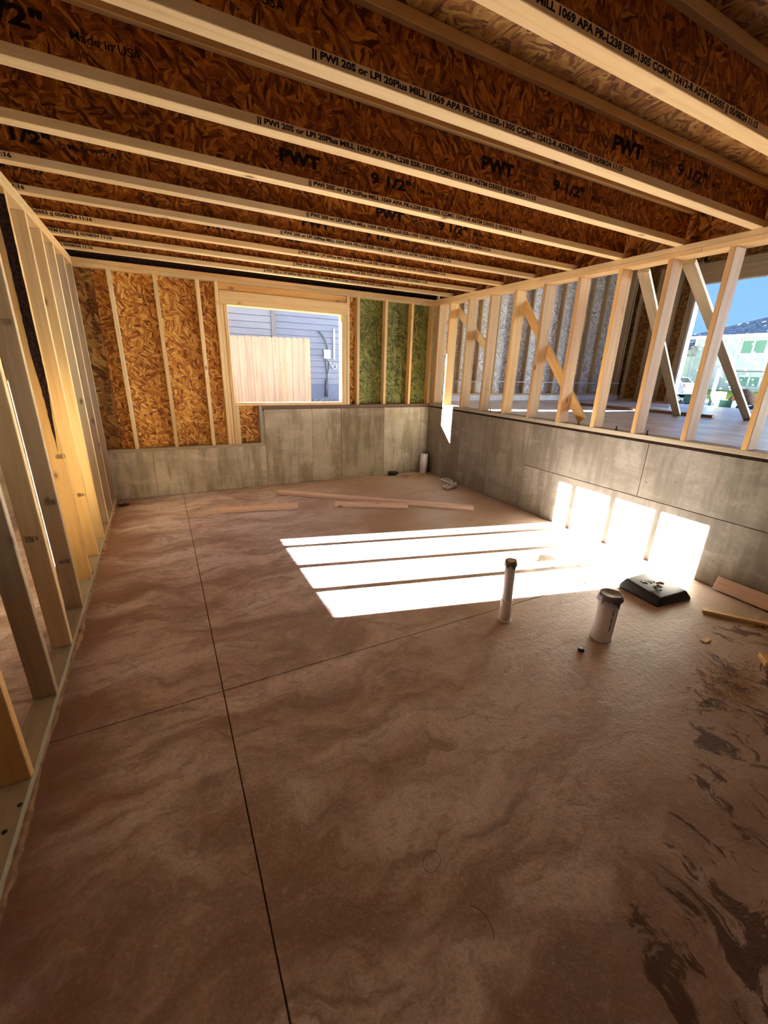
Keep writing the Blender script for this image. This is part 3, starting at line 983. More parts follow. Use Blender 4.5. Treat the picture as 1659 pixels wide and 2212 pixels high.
# house wall between garage roof and our ceiling (above the right framing)
wu = empty('wall_upper', (W, 0, 2.70), kind='structure', label='upper storey wall above the basement framing')
board('sheathing_panel', W + .08, W + .128, YF, 1.1, 2.70, 3.76, M['osb_yz'], wu, bev=.001, grain=False)
board('sheathing_panel', W + .14, W + .15, YF, -6.2, 1.05, 2.70, M['osb_yz'], wu, bev=.001, grain=False)
board('sheathing_panel', W + .1, W + .2, 0.105, GY + .1, .985, 3.76, M['osb_wall'], wu, bev=.001, grain=False)
# upper storey and roofs, never seen from inside but they shade the yard
up = empty('wall_storey', (0, 0, 2.7), kind='structure', label='upper storey and roof above the basement')
link('storey_block', prism([(YF, 2.72), (.11, 2.72), (.11, 5.6), (.45, 5.6), (-4.4, 7.6), (YF - .3, 5.6), (YF, 5.6)], 'x', XE - .12, W + .12, M['roof']), None, up, Matrix.Identity(4))
link('garage_roof', prism([(-6.6, 3.82), (GY + .5, 3.82), (-2.6, 5.6)], 'x', W + .13, GX + .5, M['roof']), None, up, Matrix.Identity(4))

b = beam('loose_board', (7.36, .25, 1.006), (7.46, -2.26, 1.006), .089, .038, M['dark_wood'])
setp(b, 'long dark board lying flat on the garage slab', 'board')

# ================================================================== PIPES
def tape_cap(r, h, mat, seed, skirt):
    rnd = random.Random(seed)
    seg = 26
    sk = [skirt * rnd.uniform(.35, 1.15) for _ in range(seg)]
    fl = [rnd.uniform(.96, 1.16) for _ in range(seg)]
    def jit(i, k, rr, z):
        if i == 0: return rr * (fl[k] + .03), h - sk[k]
        if i == 1: return rr * (fl[k]), h - sk[k] * .5
        if i == 2: return rr * (1.0 + (fl[k] - 1) * .35), h - .003
        return rr, z + rnd.uniform(-.004, .003)
    return lathe([(r * 1.05, h), (r * 1.05, h), (r * 1.03, h), (r * .96, h + .004), (r * .6, h - .004), (r * .15, h - .003)], mat, seg, jit, True, True, False)

def tilt_to(base, dx, dy):
    return T(base) @ Matrix.Rotation(math.atan2(math.hypot(dx, dy), 1.0), 4, Vector((-dy, dx, 0)).normalized()) if (dx or dy) else T(base)

mw = tilt_to((2.392, -3.738, 0), -.03, .0)
p = empty('drain_pipe', (2.392, -3.738, 0), label='thin white drain stub with pinkish lower sleeve and torn tape top', category='pipe')
_pw[p.name] = T((2.392, -3.738, 0))
link('pipe_tube', lathe([(.0315, 0.0), (.0315, .424)], M['pvc'], 28), None, p, mw)
link('pipe_sleeve', lathe([(.0355, .012), (.0355, .15), (.0318, .154)], M['pvc_pink'], 28), None, p, mw)
link('base_collar', lathe([(.040, 0), (.040, .012), (.036, .015)], M['pvc'], 28), None, p, mw)
link('tape_cap', tape_cap(.033, .424, M['tape'], 5, .045), None, p, mw)

mw = tilt_to((2.797, -4.135, 0), .012, .0)
p = empty('drain_pipe', (2.797, -4.135, 0), label='thick white drain stub capped with wrinkled grey tape', category='pipe')
link('pipe_tube', lathe([(.060, 0.0), (.0572, .012), (.0572, .300)], M['pvc'], 36), None, p, mw)
link('tape_cap', tape_cap(.0595, .303, M['tape'], 8, .060), None, p, mw)
link('tape_film', lathe([(.057, .3075), (.03, .304), (.004, .303)], M['tape_brown'], 24, None, True, True, False), None, p, mw)
me = merge([(box_mesh(.006 + .006 * (q % 3), .006, .0004, M['ink'], 0), T((.008 + q * .0165, .004, 0))) for q in range(10)], M['ink'])
for v in me.vertices:                       # wrap the faint print round the tube, reading downwards
    a = -2.05 + v.co.y / .0578
    z = .24 - v.co.x
    v.co = (.0578 * math.cos(a), .0578 * math.sin(a), z)
link('pipe_print', me, None, p, mw)['kind'] = 'stuff'

p = empty('drain_pipe', (4.066, -.120, 0), label='short white pipe stub with cut top in the back right corner', category='pipe')
def cut(i, k, r, z):
    if z > .25:
        return r, z - (.035 if k % 7 in (2, 3) else 0) - (.02 if k % 11 == 5 else 0)
    return r, z
link('pipe_tube', lathe([(.056, 0), (.056, .300), (.050, .300), (.050, .02)], M['pvc'], 28, cut, True, False, True), None, p, T((4.066, -.120, 0)))
bd = board('back_sleeve', 4.105, 4.165, -.085, -.02, 0, .305, M['dark_wood'], p)
bd['label'] = 'dark board strip behind the pipe'

# ================================================================== BLACK TUB
t = empty('plastic_tub', (3.655, -3.93, 0), label='black plastic tub lying upside down by the concrete wall', category='tub')
foot = [(3.500, -3.765), (3.800, -3.770), (3.812, -4.118), (3.472, -4.078)]
top = [(3.512, -3.803, .085), (3.772, -3.815, .094), (3.782, -4.090, .066), (3.505, -4.066, .060)]
bm = bmesh.new()
lo = [bm.verts.new((x, y, 0.0)) for x, y in foot]
rim = [bm.verts.new((x, y, 0.016)) for x, y in foot]
hi = [bm.verts.new(v) for v in top]
for A, B in ((lo, rim), (rim, hi)):
    for q in range(4):
        bm.faces.new((A[q], A[(q + 1) % 4], B[(q + 1) % 4], B[q]))
bm.faces.new(hi)
bm.faces.new(lo[::-1])
bmesh.ops.recalc_face_normals(bm, faces=bm.faces)
bmesh.ops.bevel(bm, geom=[e for e in bm.edges], offset=.009, segments=3, profile=.5, affect='EDGES')
me = bpy.data.meshes.new('tub')
bm.to_mesh(me)
bm.free()
for q in me.polygons:
    q.use_smooth = True
link('tub_shell', me, M['black_plastic'], t, Matrix.Identity(4))
em = glyphs(4, .045, .11, M['black_plastic'], 21, False)
em.transform(Matrix.Scale(8, 4, Vector((0, 1, 0))))
link('embossed_mark', em, None, t, T((3.575, -3.905, .0815)) @ Matrix.Rotation(-.25, 4, 'Z') @ Matrix.Rotation(-math.pi / 2, 4, 'X'))['kind'] = 'stuff'
rnd = random.Random(11)
vs_, fs_ = [], []
for q in range(9):
    cx, cy = 3.62 + rnd.uniform(-.07, .06), -4.0 + rnd.uniform(-.05, .05)
    b0 = len(vs_)
    for s in range(7):
        a = s * 2 * math.pi / 7
        rr = rnd.uniform(.012, .03)
        vs_.append((cx + rr * math.cos(a), cy + rr * .7 * math.sin(a), .084 + rnd.uniform(0, .010)))
    vs_ += [(cx, cy, .095), (cx, cy, .082)]
    fs_ += [(b0 + s, b0 + (s + 1) % 7, b0 + 7) for s in range(7)] + [(b0 + (s + 1) % 7, b0 + s, b0 + 8) for s in range(7)]
root_mesh('leaf_litter', poly_mesh(vs_, fs_, M['leaf']), None, label='crumpled brown leaf litter on top of the black tub', category='leaves', kind='stuff')

# ================================================================== LUMBER OFF-CUTS
rzb = lambda o, l, c='board', g=None: setp(o, l, c, g)
rzb(beam('lumber_board', (1.751, -.412, .0195), (3.654, -1.858, .0195), .089, .038, M['pink_pine']), 'long pinkish board lying diagonally across the floor near the back wall')
rzb(beam('lumber_board', (2.228, -1.123, .0195), (2.982, -1.489, .0195), .105, .038, M['pink_pine']), 'short pinkish board lying in front of the long diagonal board')
rzb(beam('lumber_board', (1.001, -.864, .0195), (1.820, -1.028, .0195), .10, .038, M['pink_pine']), 'pinkish off-cut board lying alone left of the diagonal board')
rzb(beam('lumber_board', (4.153, -4.10, .056), (4.153, -5.0, .056), .012, .105, M['pink_pine'], up=(.45, 0, 1)), 'thin wide board leaning against the foot of the right wall')
rzb(beam('lath_strip', (3.70, -4.245, .012), (4.10, -4.76, .012), .030, .022, M['pine']), 'narrow wooden strip on the floor right of the black tub')
rzb(beam('scrap_board', (3.44, -4.68, .016), (3.82, -5.14, .016), .10, .030, M['pine_orange']), 'rough board scrap at the right edge amid wood shavings')
rzb(beam('wood_block', (3.262, -3.08, .021), (3.268, -3.185, .021), .042, .040, M['pine_pale']), 'small wooden block standing in the sunlit floor patch', 'block')
rzb(board('wood_chip', 3.335, 3.395, -4.45, -4.42, 0, .006, M['pine_pale']), 'small flat pale wood chip on the muddy floor', 'chip')

# caps and litter
me = lathe([(.016, 0), (.018, .004), (.018, .010), (.013, .014), (.003, .014)], M['black_plastic'], 16)
root_mesh('pipe_plug', me, None, T((2.576, -4.17, 0)), label='small round black plug on the floor beside the thick pipe', category='plug')

def crumple(name, cx, cy, rx, ry, h, mat, seed, mtx=None, **kw):
    rnd = random.Random(seed)
    bm = bmesh.new()
    bmesh.ops.create_icosphere(bm, subdivisions=3, radius=1.0)
    for v in bm.verts:
        n = v.co.normalized()
        k = rnd.uniform(.72, 1.12) * (1 + .35 * math.sin(5 * n.x + seed) * math.cos(4 * n.y))
        v.co = Vector((n.x * rx * k, n.y * ry * k, max(0.0, (n.z * .5 + .5)) * h * k))
    me = bpy.data.meshes.new(name)
    bm.to_mesh(me)
    bm.free()
    me.materials.append(mat)
    return root_mesh(name, me, None, T((cx, cy, 0)) @ (mtx or Matrix.Identity(4)), **kw)

rag = empty('plastic_wrap', (3.95, -.93, 0), label='crumpled scrap of pale plastic wrap by the right wall', category='wrap')
for q, (cx, cy, rx, ry, h, sd_) in enumerate([(3.87, -1.03, .06, .045, .06, 2), (3.99, -1.0, .055, .05, .075, 4), (4.04, -.86, .04, .07, .065, 6)]):
    o = crumple('fold', cx, cy, rx, ry, h, M['rag'], sd_)
    o.parent = rag
    o.matrix_local = parent_world(rag).inverted() @ T((cx, cy, 0))
link('loop', tube(spline([(3.97, -.98, .05), (3.93, -.84, .075), (3.98, -.74, .06), (4.06, -.80, .07), (4.0, -.92, .06)]), .009, M['rag'], 7), None, rag, Matrix.Identity(4))
can = root_mesh('bottle_scrap', lathe([(.004, 0), (.030, .004), (.034, .02), (.034, .11), (.026, .135), (.012, .15), (.012, .165)], M['black_plastic'], 20), None,
                T((3.47, -.085, .034)) @ Matrix.Rotation(math.pi / 2, 4, 'Y') @ Matrix.Rotation(.2, 4, 'X'),
                label='shiny black bottle scrap lying at the foot of the back wall', category='bottle')
crumple('foil_scrap', .075, -.25, .05, .03, .022, M['black_plastic'], 9, label='small dark crumpled scrap at the back left corner of the floor', category='scrap')
def curl_points(cx, cy, R, a0, a1, sq, rot, n=26):
    out = []
    for q in range(n + 1):
        a = a0 + (a1 - a0) * q / n
        u, v = R * math.cos(a), R * sq * math.sin(a)
        out.append((cx + u * math.cos(rot) - v * math.sin(rot), cy + u * math.sin(rot) + v * math.cos(rot), .002 + .004 * (math.sin(a * 1.5) ** 2)))
    return out
root_mesh('wire_curl', tube(curl_points(1.195, -4.70, .035, -.6, 5.6, .72, .4), .0008, M['cable'], 5), None, label='thin curled wire loop on the near floor', category='wire')
root_mesh('wire_curl', tube(curl_points(1.20, -4.90, .06, -.9, .9, 1.0, .1), .0010, M['cable'], 5), None, label='short curved bit of wire near the bottom of the floor', category='wire')

# shavings and grit: too many to count
def chips(name, n, fn, size, mat, seed, label):
    rnd = random.Random(seed)
    vs_, fs_ = [], []
    for q in range(n):
        x, y = fn(rnd)
        L, w, h = size[0] * rnd.uniform(.3, 1.3), size[1] * rnd.uniform(.4, 1.4), size[2] * rnd.uniform(.4, 1.6)
        a = rnd.uniform(0, math.pi)
        ca, sa = math.cos(a), math.sin(a)
        tl = rnd.uniform(-.15, .5) * L
        b0 = len(vs_)
        for (u, v, z) in ((-L, -w, 0), (L, -w, max(0, tl)), (L, w, max(0, tl)), (-L, w, 0)):
            vs_.append((x + u * ca - v * sa, y + u * sa + v * ca, .0004 + z))
        for (u, v, z) in ((-L, -w, 0), (L, -w, max(0, tl)), (L, w, max(0, tl)), (-L, w, 0)):
            vs_.append((x + u * ca - v * sa, y + u * sa + v * ca, .0004 + z + h))
        fs_ += [(b0, b0 + 3, b0 + 2, b0 + 1), (b0 + 4, b0 + 5, b0 + 6, b0 + 7)]
        for s in range(4):
            fs_.append((b0 + s, b0 + (s + 1) % 4, b0 + 4 + (s + 1) % 4, b0 + 4 + s))
    me = bpy.data.meshes.new(name)
    me.from_pydata(vs_, [], fs_)
    me.materials.append(mat)
    return root_mesh(name, me, None, label=label, category='debris', kind='stuff')
chips('wood_shavings', 420, lambda r: (3.08 + r.gauss(0, .13), -4.71 + r.gauss(0, .07)), (.011, .0022, .0012), M['chip'], 1, 'scattered wood shavings on the muddy floor at the right edge')
chips('sawdust', 260, lambda r: (3.42 + r.gauss(0, .11), -3.55 + r.gauss(0, .07)), (.010, .0026, .001), M['chip'], 2, 'light wood shavings spilled behind the black tub')
chips('corner_shavings', 520, lambda r: (min(4.16, 3.82 + r.gauss(0, .17)), min(-.01, -.16 - abs(r.gauss(0, .13)))), (.016, .0035, .0012), M['chip'], 3, 'brown shavings swept into the back right corner')
chips('floor_grit', 330, lambda r: (r.uniform(.3, 4.1), r.uniform(-4.9, -3.0)), (.0022, .0016, .0016), M['rag'], 4, 'pale grit sprinkled over the near floor')

# dried mud bead along the left plate
rnd = random.Random(21)
vs_, fs_ = [], []
N = 150
for q in range(N + 1):
    y = -.1 - q * (4.6 / N)
    amp = max(.002, .020 * (.5 + .5 * math.sin(y * 3.1 + 1) * math.sin(y * 7.3)) * rnd.uniform(.5, 1.3))
    h = .004 + amp * .45
    vs_ += [(.0015, y, .0), (.0015, y, h), (.0015 + amp * .6, y, h * .75), (.0015 + amp + .004, y, .0)]
for q in range(N):
    for s in range(4):
        fs_.append((q * 4 + s, q * 4 + (s + 1) % 4, q * 4 + 4 + (s + 1) % 4, q * 4 + 4 + s))
fs_ += [(0, 1, 2, 3), (N * 4, N * 4 + 1, N * 4 + 2, N * 4 + 3)]
root_mesh('mud_bead', poly_mesh(vs_, fs_, M['mud']), None, label='crumbly dried mud bead along the left bottom plate', category='mud', kind='stuff')

# ================================================================== BEHIND THE BACK WINDOW
gb = root_mesh('ground_back', prism([(XE - .2, .2), (10.3, .2), (10.3, 60), (XE - .2, 60)], 'z', .2, .66, M['soil']), None, kind='structure')
gb['label'] = 'bare ground strip between the house and the fence'
gw = root_mesh('ground_yard', prism([(-70, -70), (XE - .21, -70), (XE - .21, 70), (-70, 70)], 'z', -.3, .30, M['yard']), None, kind='structure')
gw['label'] = 'dry sunlit yard beside the house'
gs = root_mesh('ground_side', prism([(XE - .2, -70), (10.3, -70), (10.3, YF - .21), (XE - .2, YF - .21)], 'z', -.3, .40, M['yard']), None, kind='structure')
gs['label'] = 'dry ground on the near side of the house'
FY = 4.0
fence = empty('picket_fence', (2.2, FY, .66), label='new pale wooden fence of dog-eared pickets behind the window', category='fence')
rnd = random.Random(31)
for q in range(22):
    x1 = 3.622 - q * .1372
    x0 = x1 - .134
    zt_ = 2.092 - q * .0032 + rnd.uniform(-.006, .006)
    d = .028
    me = prism([(x0, .68), (x1, .68), (x1, zt_ - d), (x1 - d, zt_), (x0 + d, zt_), (x0, zt_ - d)], 'y', 0, .016, M['fence'])
    cx, cz = (x0 + x1) / 2, 1.4
    for v in me.vertices:
        v.co.x -= cx
        v.co.z -= cz
    link('picket', me, None, fence, T((cx, FY + rnd.uniform(0, .004), cz)))
for z in (.95, 1.8):
    board('rail', .62, 3.60, FY + .021, FY + .059, z, z + .089, M['fence'], fence)
for x in (.66, 2.1, 3.52):
    board('post', x, x + .089, FY + .06, FY + .149, .66, 2.0, M['fence'], fence)

HY = 5.5
nh = empty('neighbour_house', (3.2, HY, .66), label='blue lap-sided house behind the fence', category='house')
link('house_body', prism([(HY + .03, .66), (13, .66), (13, 5.2), (9.2, 7.3), (HY + .03, 5.2)], 'x', -9, 9.5, M['siding_base']), None, nh, Matrix.Identity(4))  # darker body shows between the boards, standing in for lap shadows
link('foundation', prism([(HY, .60), (HY + .03, .60), (HY + .03, 1.075), (HY, 1.075)], 'x', -9, 9.5, M['siding_base']), None, nh, Matrix.Identity(4))
for q in range(22):
    z = 1.082 + q * .1435
    # right-hand boards
    link('siding_board', prism([(HY - .018, z), (HY + .03, z), (HY + .03, z + .134), (HY - .006, z + .134)], 'x', 3.26, 9.5, M['siding']), None, nh, Matrix.Identity(4))
    z2 = z - .045
    if q:
        link('siding_board', prism([(HY - .026, z2), (HY + .03, z2), (HY + .03, z2 + .134), (HY - .014, z2 + .134)], 'x', -9, 3.15, M['siding_pale']), None, nh, Matrix.Identity(4))
board('corner_trim', 3.15, 3.26, HY - .045, HY + .03, .66, 4.3, M['trim_grey'], nh)
board('eave', -9.4, 9.9, HY - .45, HY + .03, 4.25, 4.40, M['trim_grey'], nh)
jb = empty('junction_box', (4.53, HY - .02, 1.82), label='small white utility box with cables on the blue siding', category='utility box')
board('box_case', 4.45, 4.62, HY - .095, HY - .021, 1.71, 1.935, M['white_paint'], jb, bev=.012, seg=2)
for q, (dx, dz) in enumerate(((-.008, .03), (.166, .03), (-.008, .18), (.166, .18))):
    board('box_lug', 4.446 + dx, 4.466 + dx, HY - .075, HY - .035, 1.71 + dz - .01, 1.71 + dz + .02, M['white_paint'], jb, bev=.003)
link('cable', tube(spline([(4.56, HY - .05, 1.93), (4.53, HY - .06, 2.05), (4.45, HY - .06, 2.22), (4.325, HY - .04, 2.365)]), .018, M['cable']), None, jb, Matrix.Identity(4))
link('cable', tube(spline([(4.50, HY - .05, 1.72), (4.515, HY - .05, 1.5), (4.545, HY - .05, 1.30), (4.51, HY - .05, 1.17), (4.50, HY - .05, .76)]), .014, M['cable']), None, jb, Matrix.Identity(4))
link('cable', tube(spline([(4.60, HY - .05, 1.72), (4.585, HY - .05, 1.5), (4.535, HY - .06, 1.28), (4.55, HY - .05, 1.1), (4.545, HY - .05, .76)]), .014, M['cable']), None, jb, Matrix.Identity(4))
link('conduit', tube([(4.515, HY - .05, 1.18), (4.505, HY - .05, .76)], .030, M['cable']), None, jb, Matrix.Identity(4))
link('white_cord', tube(spline([(4.55, HY - .05, 1.72), (4.63, HY - .06, 1.60), (4.69, HY - .06, 1.50), (4.74, HY - .06, 1.46), (4.80, HY - .06, 1.52), (4.77, HY - .06, 1.60), (4.70, HY - .06, 1.56), (4.68, HY - .06, 1.50)]), .009, M['white_paint'], 6), None, jb, Matrix.Identity(4))
o = board('white_conduit', 4.715, 4.755, HY - .06, HY - .02, 1.70, 2.44, M['white_paint'])
setp(o, 'white vertical conduit strip on the blue siding', 'conduit')
rnd = random.Random(41)
vs_, fs_ = [], []
for q in range(700):
    cx, cy, s = rnd.uniform(3.4, 6.2), HY - .06 - abs(rnd.gauss(0, .35)), rnd.uniform(.012, .035)
    b0 = len(vs_)
    for (u, v, w) in ((1, 0, 0), (-1, 0, 0), (0, 1, 0), (0, -1, 0), (0, 0, 1), (0, 0, -1)):
        k_ = s * rnd.uniform(.6, 1.2)
        vs_.append((cx + u * k_, cy + v * k_, .672 + s * .4 + w * k_ * .7))
    for (a, b_, c_) in ((0, 2, 4), (2, 1, 4), (1, 3, 4), (3, 0, 4), (2, 0, 5), (1, 2, 5), (3, 1, 5), (0, 3, 5)):
        fs_.append((b0 + a, b0 + b_, b0 + c_))
root_mesh('gravel_bed', poly_mesh(vs_, fs_, M['gravel']), None, label='pale gravel bed along the foot of the blue house', category='gravel', kind='stuff')

# ================================================================== STREET BEYOND THE GARAGE DOOR
def gz(x):
    return .95 - .95 * min(1, max(0, (x - 10.5) / 23.5))
road = root_mesh('ground_street', poly_mesh([(10.37, -40, .95), (34, -40, 0), (120, -40, 0), (120, 90, 0), (34, 90, 0), (10.37, 90, .95),
                                             (10.37, -40, -.4), (120, -40, -.4), (120, 90, -.4), (10.37, 90, -.4)],
                                            [(0, 1, 4, 5), (1, 2, 3, 4), (6, 9, 8, 7), (0, 5, 9, 6), (2, 7, 8, 3), (0, 6, 7, 2, 1), (5, 4, 3, 8, 9)], M['drive']), None, kind='structure')
road['label'] = 'sloping pale driveway and street in front of the garage'
lawn = root_mesh('lawn', prism([(39.5, 0.0), (42.0, .30), (43.9, .60), (43.9, -.1), (39.5, -.1)], 'y', -4, 30, M['grass']), None, kind='structure')
for v in lawn.data.vertices:
    v.co = (v.co.x, v.co.y, v.co.z)
lawn['label'] = 'strip of green lawn in front of the green house'
# prism(axis y) takes (x, z) outlines
HX = 44.0
fh = empty('green_house', (HX, 14, .3), label='two-storey pale green lap-sided house with grey shingle roof', category='house')
link('house_body', prism([(HX + .05, .0), (HX + 9, .0), (HX + 9, 4.8), (HX + .05, 4.8)], 'y', 6, 17.5, M['green_siding']), None, fh, Matrix.Identity(4))
z = .40
q = 0
while z < 4.75:
    link('siding_board', prism([(HX - .03, z), (HX + .06, z), (HX + .06, z + .21), (HX, z + .21)], 'y', 6, 17.5, M['green_siding']), None, fh, Matrix.Identity(4))
    z += .205
# hip roof
ov = .75
rv = [(HX - ov, 18.35, 4.98), (HX - ov, 5.3, 4.98), (HX + 9.8, 5.3, 4.98), (HX + 9.8, 18.35, 4.98),
      (HX + 4.4, 13.2, 7.0), (HX + 4.4, 9.5, 7.0)]
link('roof', poly_mesh(rv, [(0, 1, 5, 4), (0, 4, 3), (3, 4, 5, 2), (1, 2, 5), (0, 3, 2, 1)], M['shingle']), None, fh, Matrix.Identity(4))
board('fascia', HX - ov - .05, HX - ov, 5.3, 18.40, 4.78, 5.02, M['far_white'], fh)
board('corner_board', HX - .06, HX + .02, 17.35, 17.56, .0, 4.78, M['far_white'], fh)
board('trim_board', HX - .06, HX + .02, 14.05, 14.22, 2.45, 4.78, M['far_white'], fh)
board('trim_board', HX - .06, HX + .02, 14.9, 15.06, .0, 4.78, M['far_white'], fh)
board('trim_board', HX - .06, HX + .02, 11.9, 12.06, 2.45, 4.78, M['far_white'], fh)
board('belt_board', HX - .07, HX + .02, 6, 14.2, 2.36, 2.45, M['far_white'], fh)
board('belt_board', HX - .07, HX + .02, 6, 14.2, 2.12, 2.20, M['trim_grey'], fh)
def far_window(y0, y1, z0, z1):
    f = empty('window_frame_unit', (HX, (y0 + y1) / 2, z0), fh)
    board('frame', HX - .09, HX - .02, y0, y0 + .12, z0, z1, M['far_white'], f)
    board('frame', HX - .09, HX - .02, y1 - .12, y1, z0, z1, M['far_white'], f)
    board('frame', HX - .09, HX - .02, y0, y1, z1 - .12, z1, M['far_white'], f)
    board('frame', HX - .09, HX - .02, y0, y1, z0, z0 + .12, M['far_white'], f)
    ym = (y0 + y1) / 2
    board('mullion', HX - .09, HX - .02, ym - .06, ym + .06, z0, z1, M['far_white'], f)
    for a, b_ in ((y0 + .12, ym - .06), (ym + .06, y1 - .12)):
        board('pane', HX - .06, HX - .035, a, b_, z0 + .12, z1 - .12, M['glass_green'], f, bev=0)
    return f
far_window(12.14, 13.99, 3.46, 4.66)
far_window(11.90, 13.54, .85, 1.85)
# attached garage at the left
ga = empty('attached_garage', (HX - 1.5, 21, .3), fh)
link('garage_body', prism([(HX - 1.5, 0), (HX + 6, 0), (HX + 6, 3.5), (HX - 1.5, 3.5)], 'y', 17.58, 27, M['green_siding']), None, ga, Matrix.Identity(4))
link('garage_roof', prism([(HX - 2.2, 3.4), (HX - 2.2, 3.55), (HX + 2.2, 4.95), (HX + 6.6, 3.55), (HX + 6.6, 3.4)], 'y', 17.3, 27.5, M['shingle']), None, ga, Matrix.Identity(4))
board('garage_fascia', HX - 2.26, HX - 2.2, 17.3, 27.5, 3.36, 3.60, M['far_white'], ga)
for q in range(4):
    board('garage_door_panel', HX - 1.56, HX - 1.5, 18.2, 24.0, .1 + q * .72, .1 + q * .72 + .70, M['white_paint'], ga)
board('wall_lamp', HX - 1.66, HX - 1.5, 17.85, 18.0, 2.6, 2.95, M['trim_grey'], ga)

# parked car: rear towards us
car = empty('car', (36.9, 15.6, 0), label='white hatchback car parked on the street, rear to the garage', category='car')
CX0, CX1 = 36.0, 37.8
prof = [(13.40, .38), (13.36, .75), (13.44, 1.00), (13.62, 1.12), (14.05, 1.52), (14.35, 1.60), (15.6, 1.62), (16.3, 1.52), (16.95, 1.10), (17.9, .96), (18.0, .60), (17.95, .32), (13.5, .30)]
vs_, fs_ = [], []
n = len(prof)
for q, (xx, ins) in enumerate(((CX0 + .12, 1), (CX0, 0), (CX1, 0), (CX1 - .12, 1))):
    for (y, z) in prof:
        tuck = .17 * max(0, (z - 1.0) / .6) if True else 0
        sgn = 1 if xx < 36.9 else -1
        if ins:
            vs_.append((xx + sgn * tuck, 15.7 + (y - 15.7) * .975, .30 + (z - .30) * .985))
        else:
            vs_.append((xx + sgn * tuck, y, z))
for q in range(3):
    for s in range(n):
        s2 = (s + 1) % n
        fs_.append((q * n + s, q * n + s2, (q + 1) * n + s2, (q + 1) * n + s))
fs_ += [tuple(range(n)), tuple(range(3 * n, 4 * n))]
link('car_body', poly_mesh(vs_, fs_, M['car_white']), None, car, Matrix.Identity(4))
def quad(pts, mat, name, th=(0, 0, 0)):
    a = [Vector(p) for p in pts]
    b_ = [p + Vector(th) for p in a]
    k_ = len(a)
    fs = [tuple(range(k_)), tuple(range(2 * k_ - 1, k_ - 1, -1))] + [(s, (s + 1) % k_, k_ + (s + 1) % k_, k_ + s) for s in range(k_)]
    return link(name, poly_mesh(a + b_, fs, mat), None, car, Matrix.Identity(4))
quad([(36.26, 13.66, 1.16), (37.54, 13.66, 1.16), (37.46, 14.02, 1.49), (36.34, 14.02, 1.49)], M['car_glass'], 'rear_window', (0, -.02, .02))
quad([(36.035, 13.75, 1.14), (36.035, 14.45, 1.14), (36.14, 14.45, 1.50), (36.14, 14.10, 1.50)], M['car_glass'], 'side_window', (-.02, 0, 0))
quad([(36.035, 14.55, 1.14), (36.035, 16.2, 1.14), (36.14, 16.0, 1.50), (36.14, 14.55, 1.50)], M['car_glass'], 'side_window', (-.02, 0, 0))
for xa in (36.02, 37.48):
    quad([(xa, 13.33, .82), (xa + .30, 13.33, .82), (xa + .30, 13.44, 1.10), (xa, 13.44, 1.10)], M['tail_red'], 'tail_lamp', (0, -.03, 0))
quad([(36.7, 13.345, .80), (37.1, 13.345, .80), (37.1, 13.37, .92), (36.7, 13.37, .92)], M['far_white'], 'number_plate', (0, -.02, 0))
quad([(36.02, 13.34, .36), (37.78, 13.34, .36), (37.78, 13.34, .60), (36.02, 13.34, .60)], M['car_white'], 'bumper', (0, -.06, 0))
for (xx, yy_) in ((36.06, 14.2), (37.60, 14.2), (36.06, 17.1), (37.60, 17.1)):
    me = lathe([(.20, 0), (.32, .01), (.33, .07), (.32, .15), (.20, .16)], M['rubber'], 20)
    link('wheel', me, None, car, T((xx, yy_, .33)) @ RY)

# things standing in front of the garage
SX = 14.0
zg = gz(SX)
s = empty('yard_sign', (SX, .75, zg), label='yellow board sign on a stake beside the driveway', category='sign')
board('sign_board', SX - .01, SX + .01, .59, .925, .93, 1.185, M['yellow'], s)
board('stake', SX + .011, SX + .04, .74, .775, zg - .02, 1.10, M['pine_grey'], s)
marks = [(box_mesh(.002, .05 + .03 * (q % 2), .012, M['brown'], 0), T((SX - .011, .66 + .07 * (q % 4), 1.00 + .045 * (q // 4)))) for q in range(8)]
link('sign_marks', merge(marks, M['brown']), None, s, Matrix.Identity(4))
o = root_mesh('bollard_post', lathe([(.05, 0), (.045, .02), (.042, .95), (.038, .98), (.01, .99)], M['teal'], 14), None, T((SX + .1, .965, zg - .01)), label='upright teal post beside the yellow sign', category='post')
ub = empty('utility_cabinet', (SX, 1.38, zg), label='dark green utility cabinet left of the teal post', category='cabinet')
link('cabinet_body', prism([(SX - .15, zg - .02), (SX + .25, zg - .02), (SX + .25, 1.05), (SX - .05, 1.05)], 'y', 1.17, 1.58, M['dk_green']), None, ub, Matrix.Identity(4))
board('cabinet_lid', SX - .09, SX + .28, 1.15, 1.60, 1.046, 1.07, M['dk_green'], ub)
cr = empty('garden_crate', (SX - .7, .30, gz(SX - .7)), label='green open crate tipped up at the edge of the slab', category='crate')
cz = gz(SX - .7)
board('crate_front', SX - .72, SX - .70, .10, .48, cz - .01, cz + .17, M['crate_green'], cr)
board('crate_side', SX - .70, SX - .45, .10, .12, cz - .01, cz + .17, M['crate_green'], cr)
board('crate_side', SX - .70, SX - .45, .46, .48, cz - .01, cz + .17, M['crate_green'], cr)
board('crate_back', SX - .45, SX - .43, .10, .48, cz - .01, cz + .17, M['crate_green'], cr)
board('crate_label', SX - .726, SX - .72, .37, .47, cz + .02, cz + .15, M['white_paint'], cr)
rnd = random.Random(51)
bm = bmesh.new()
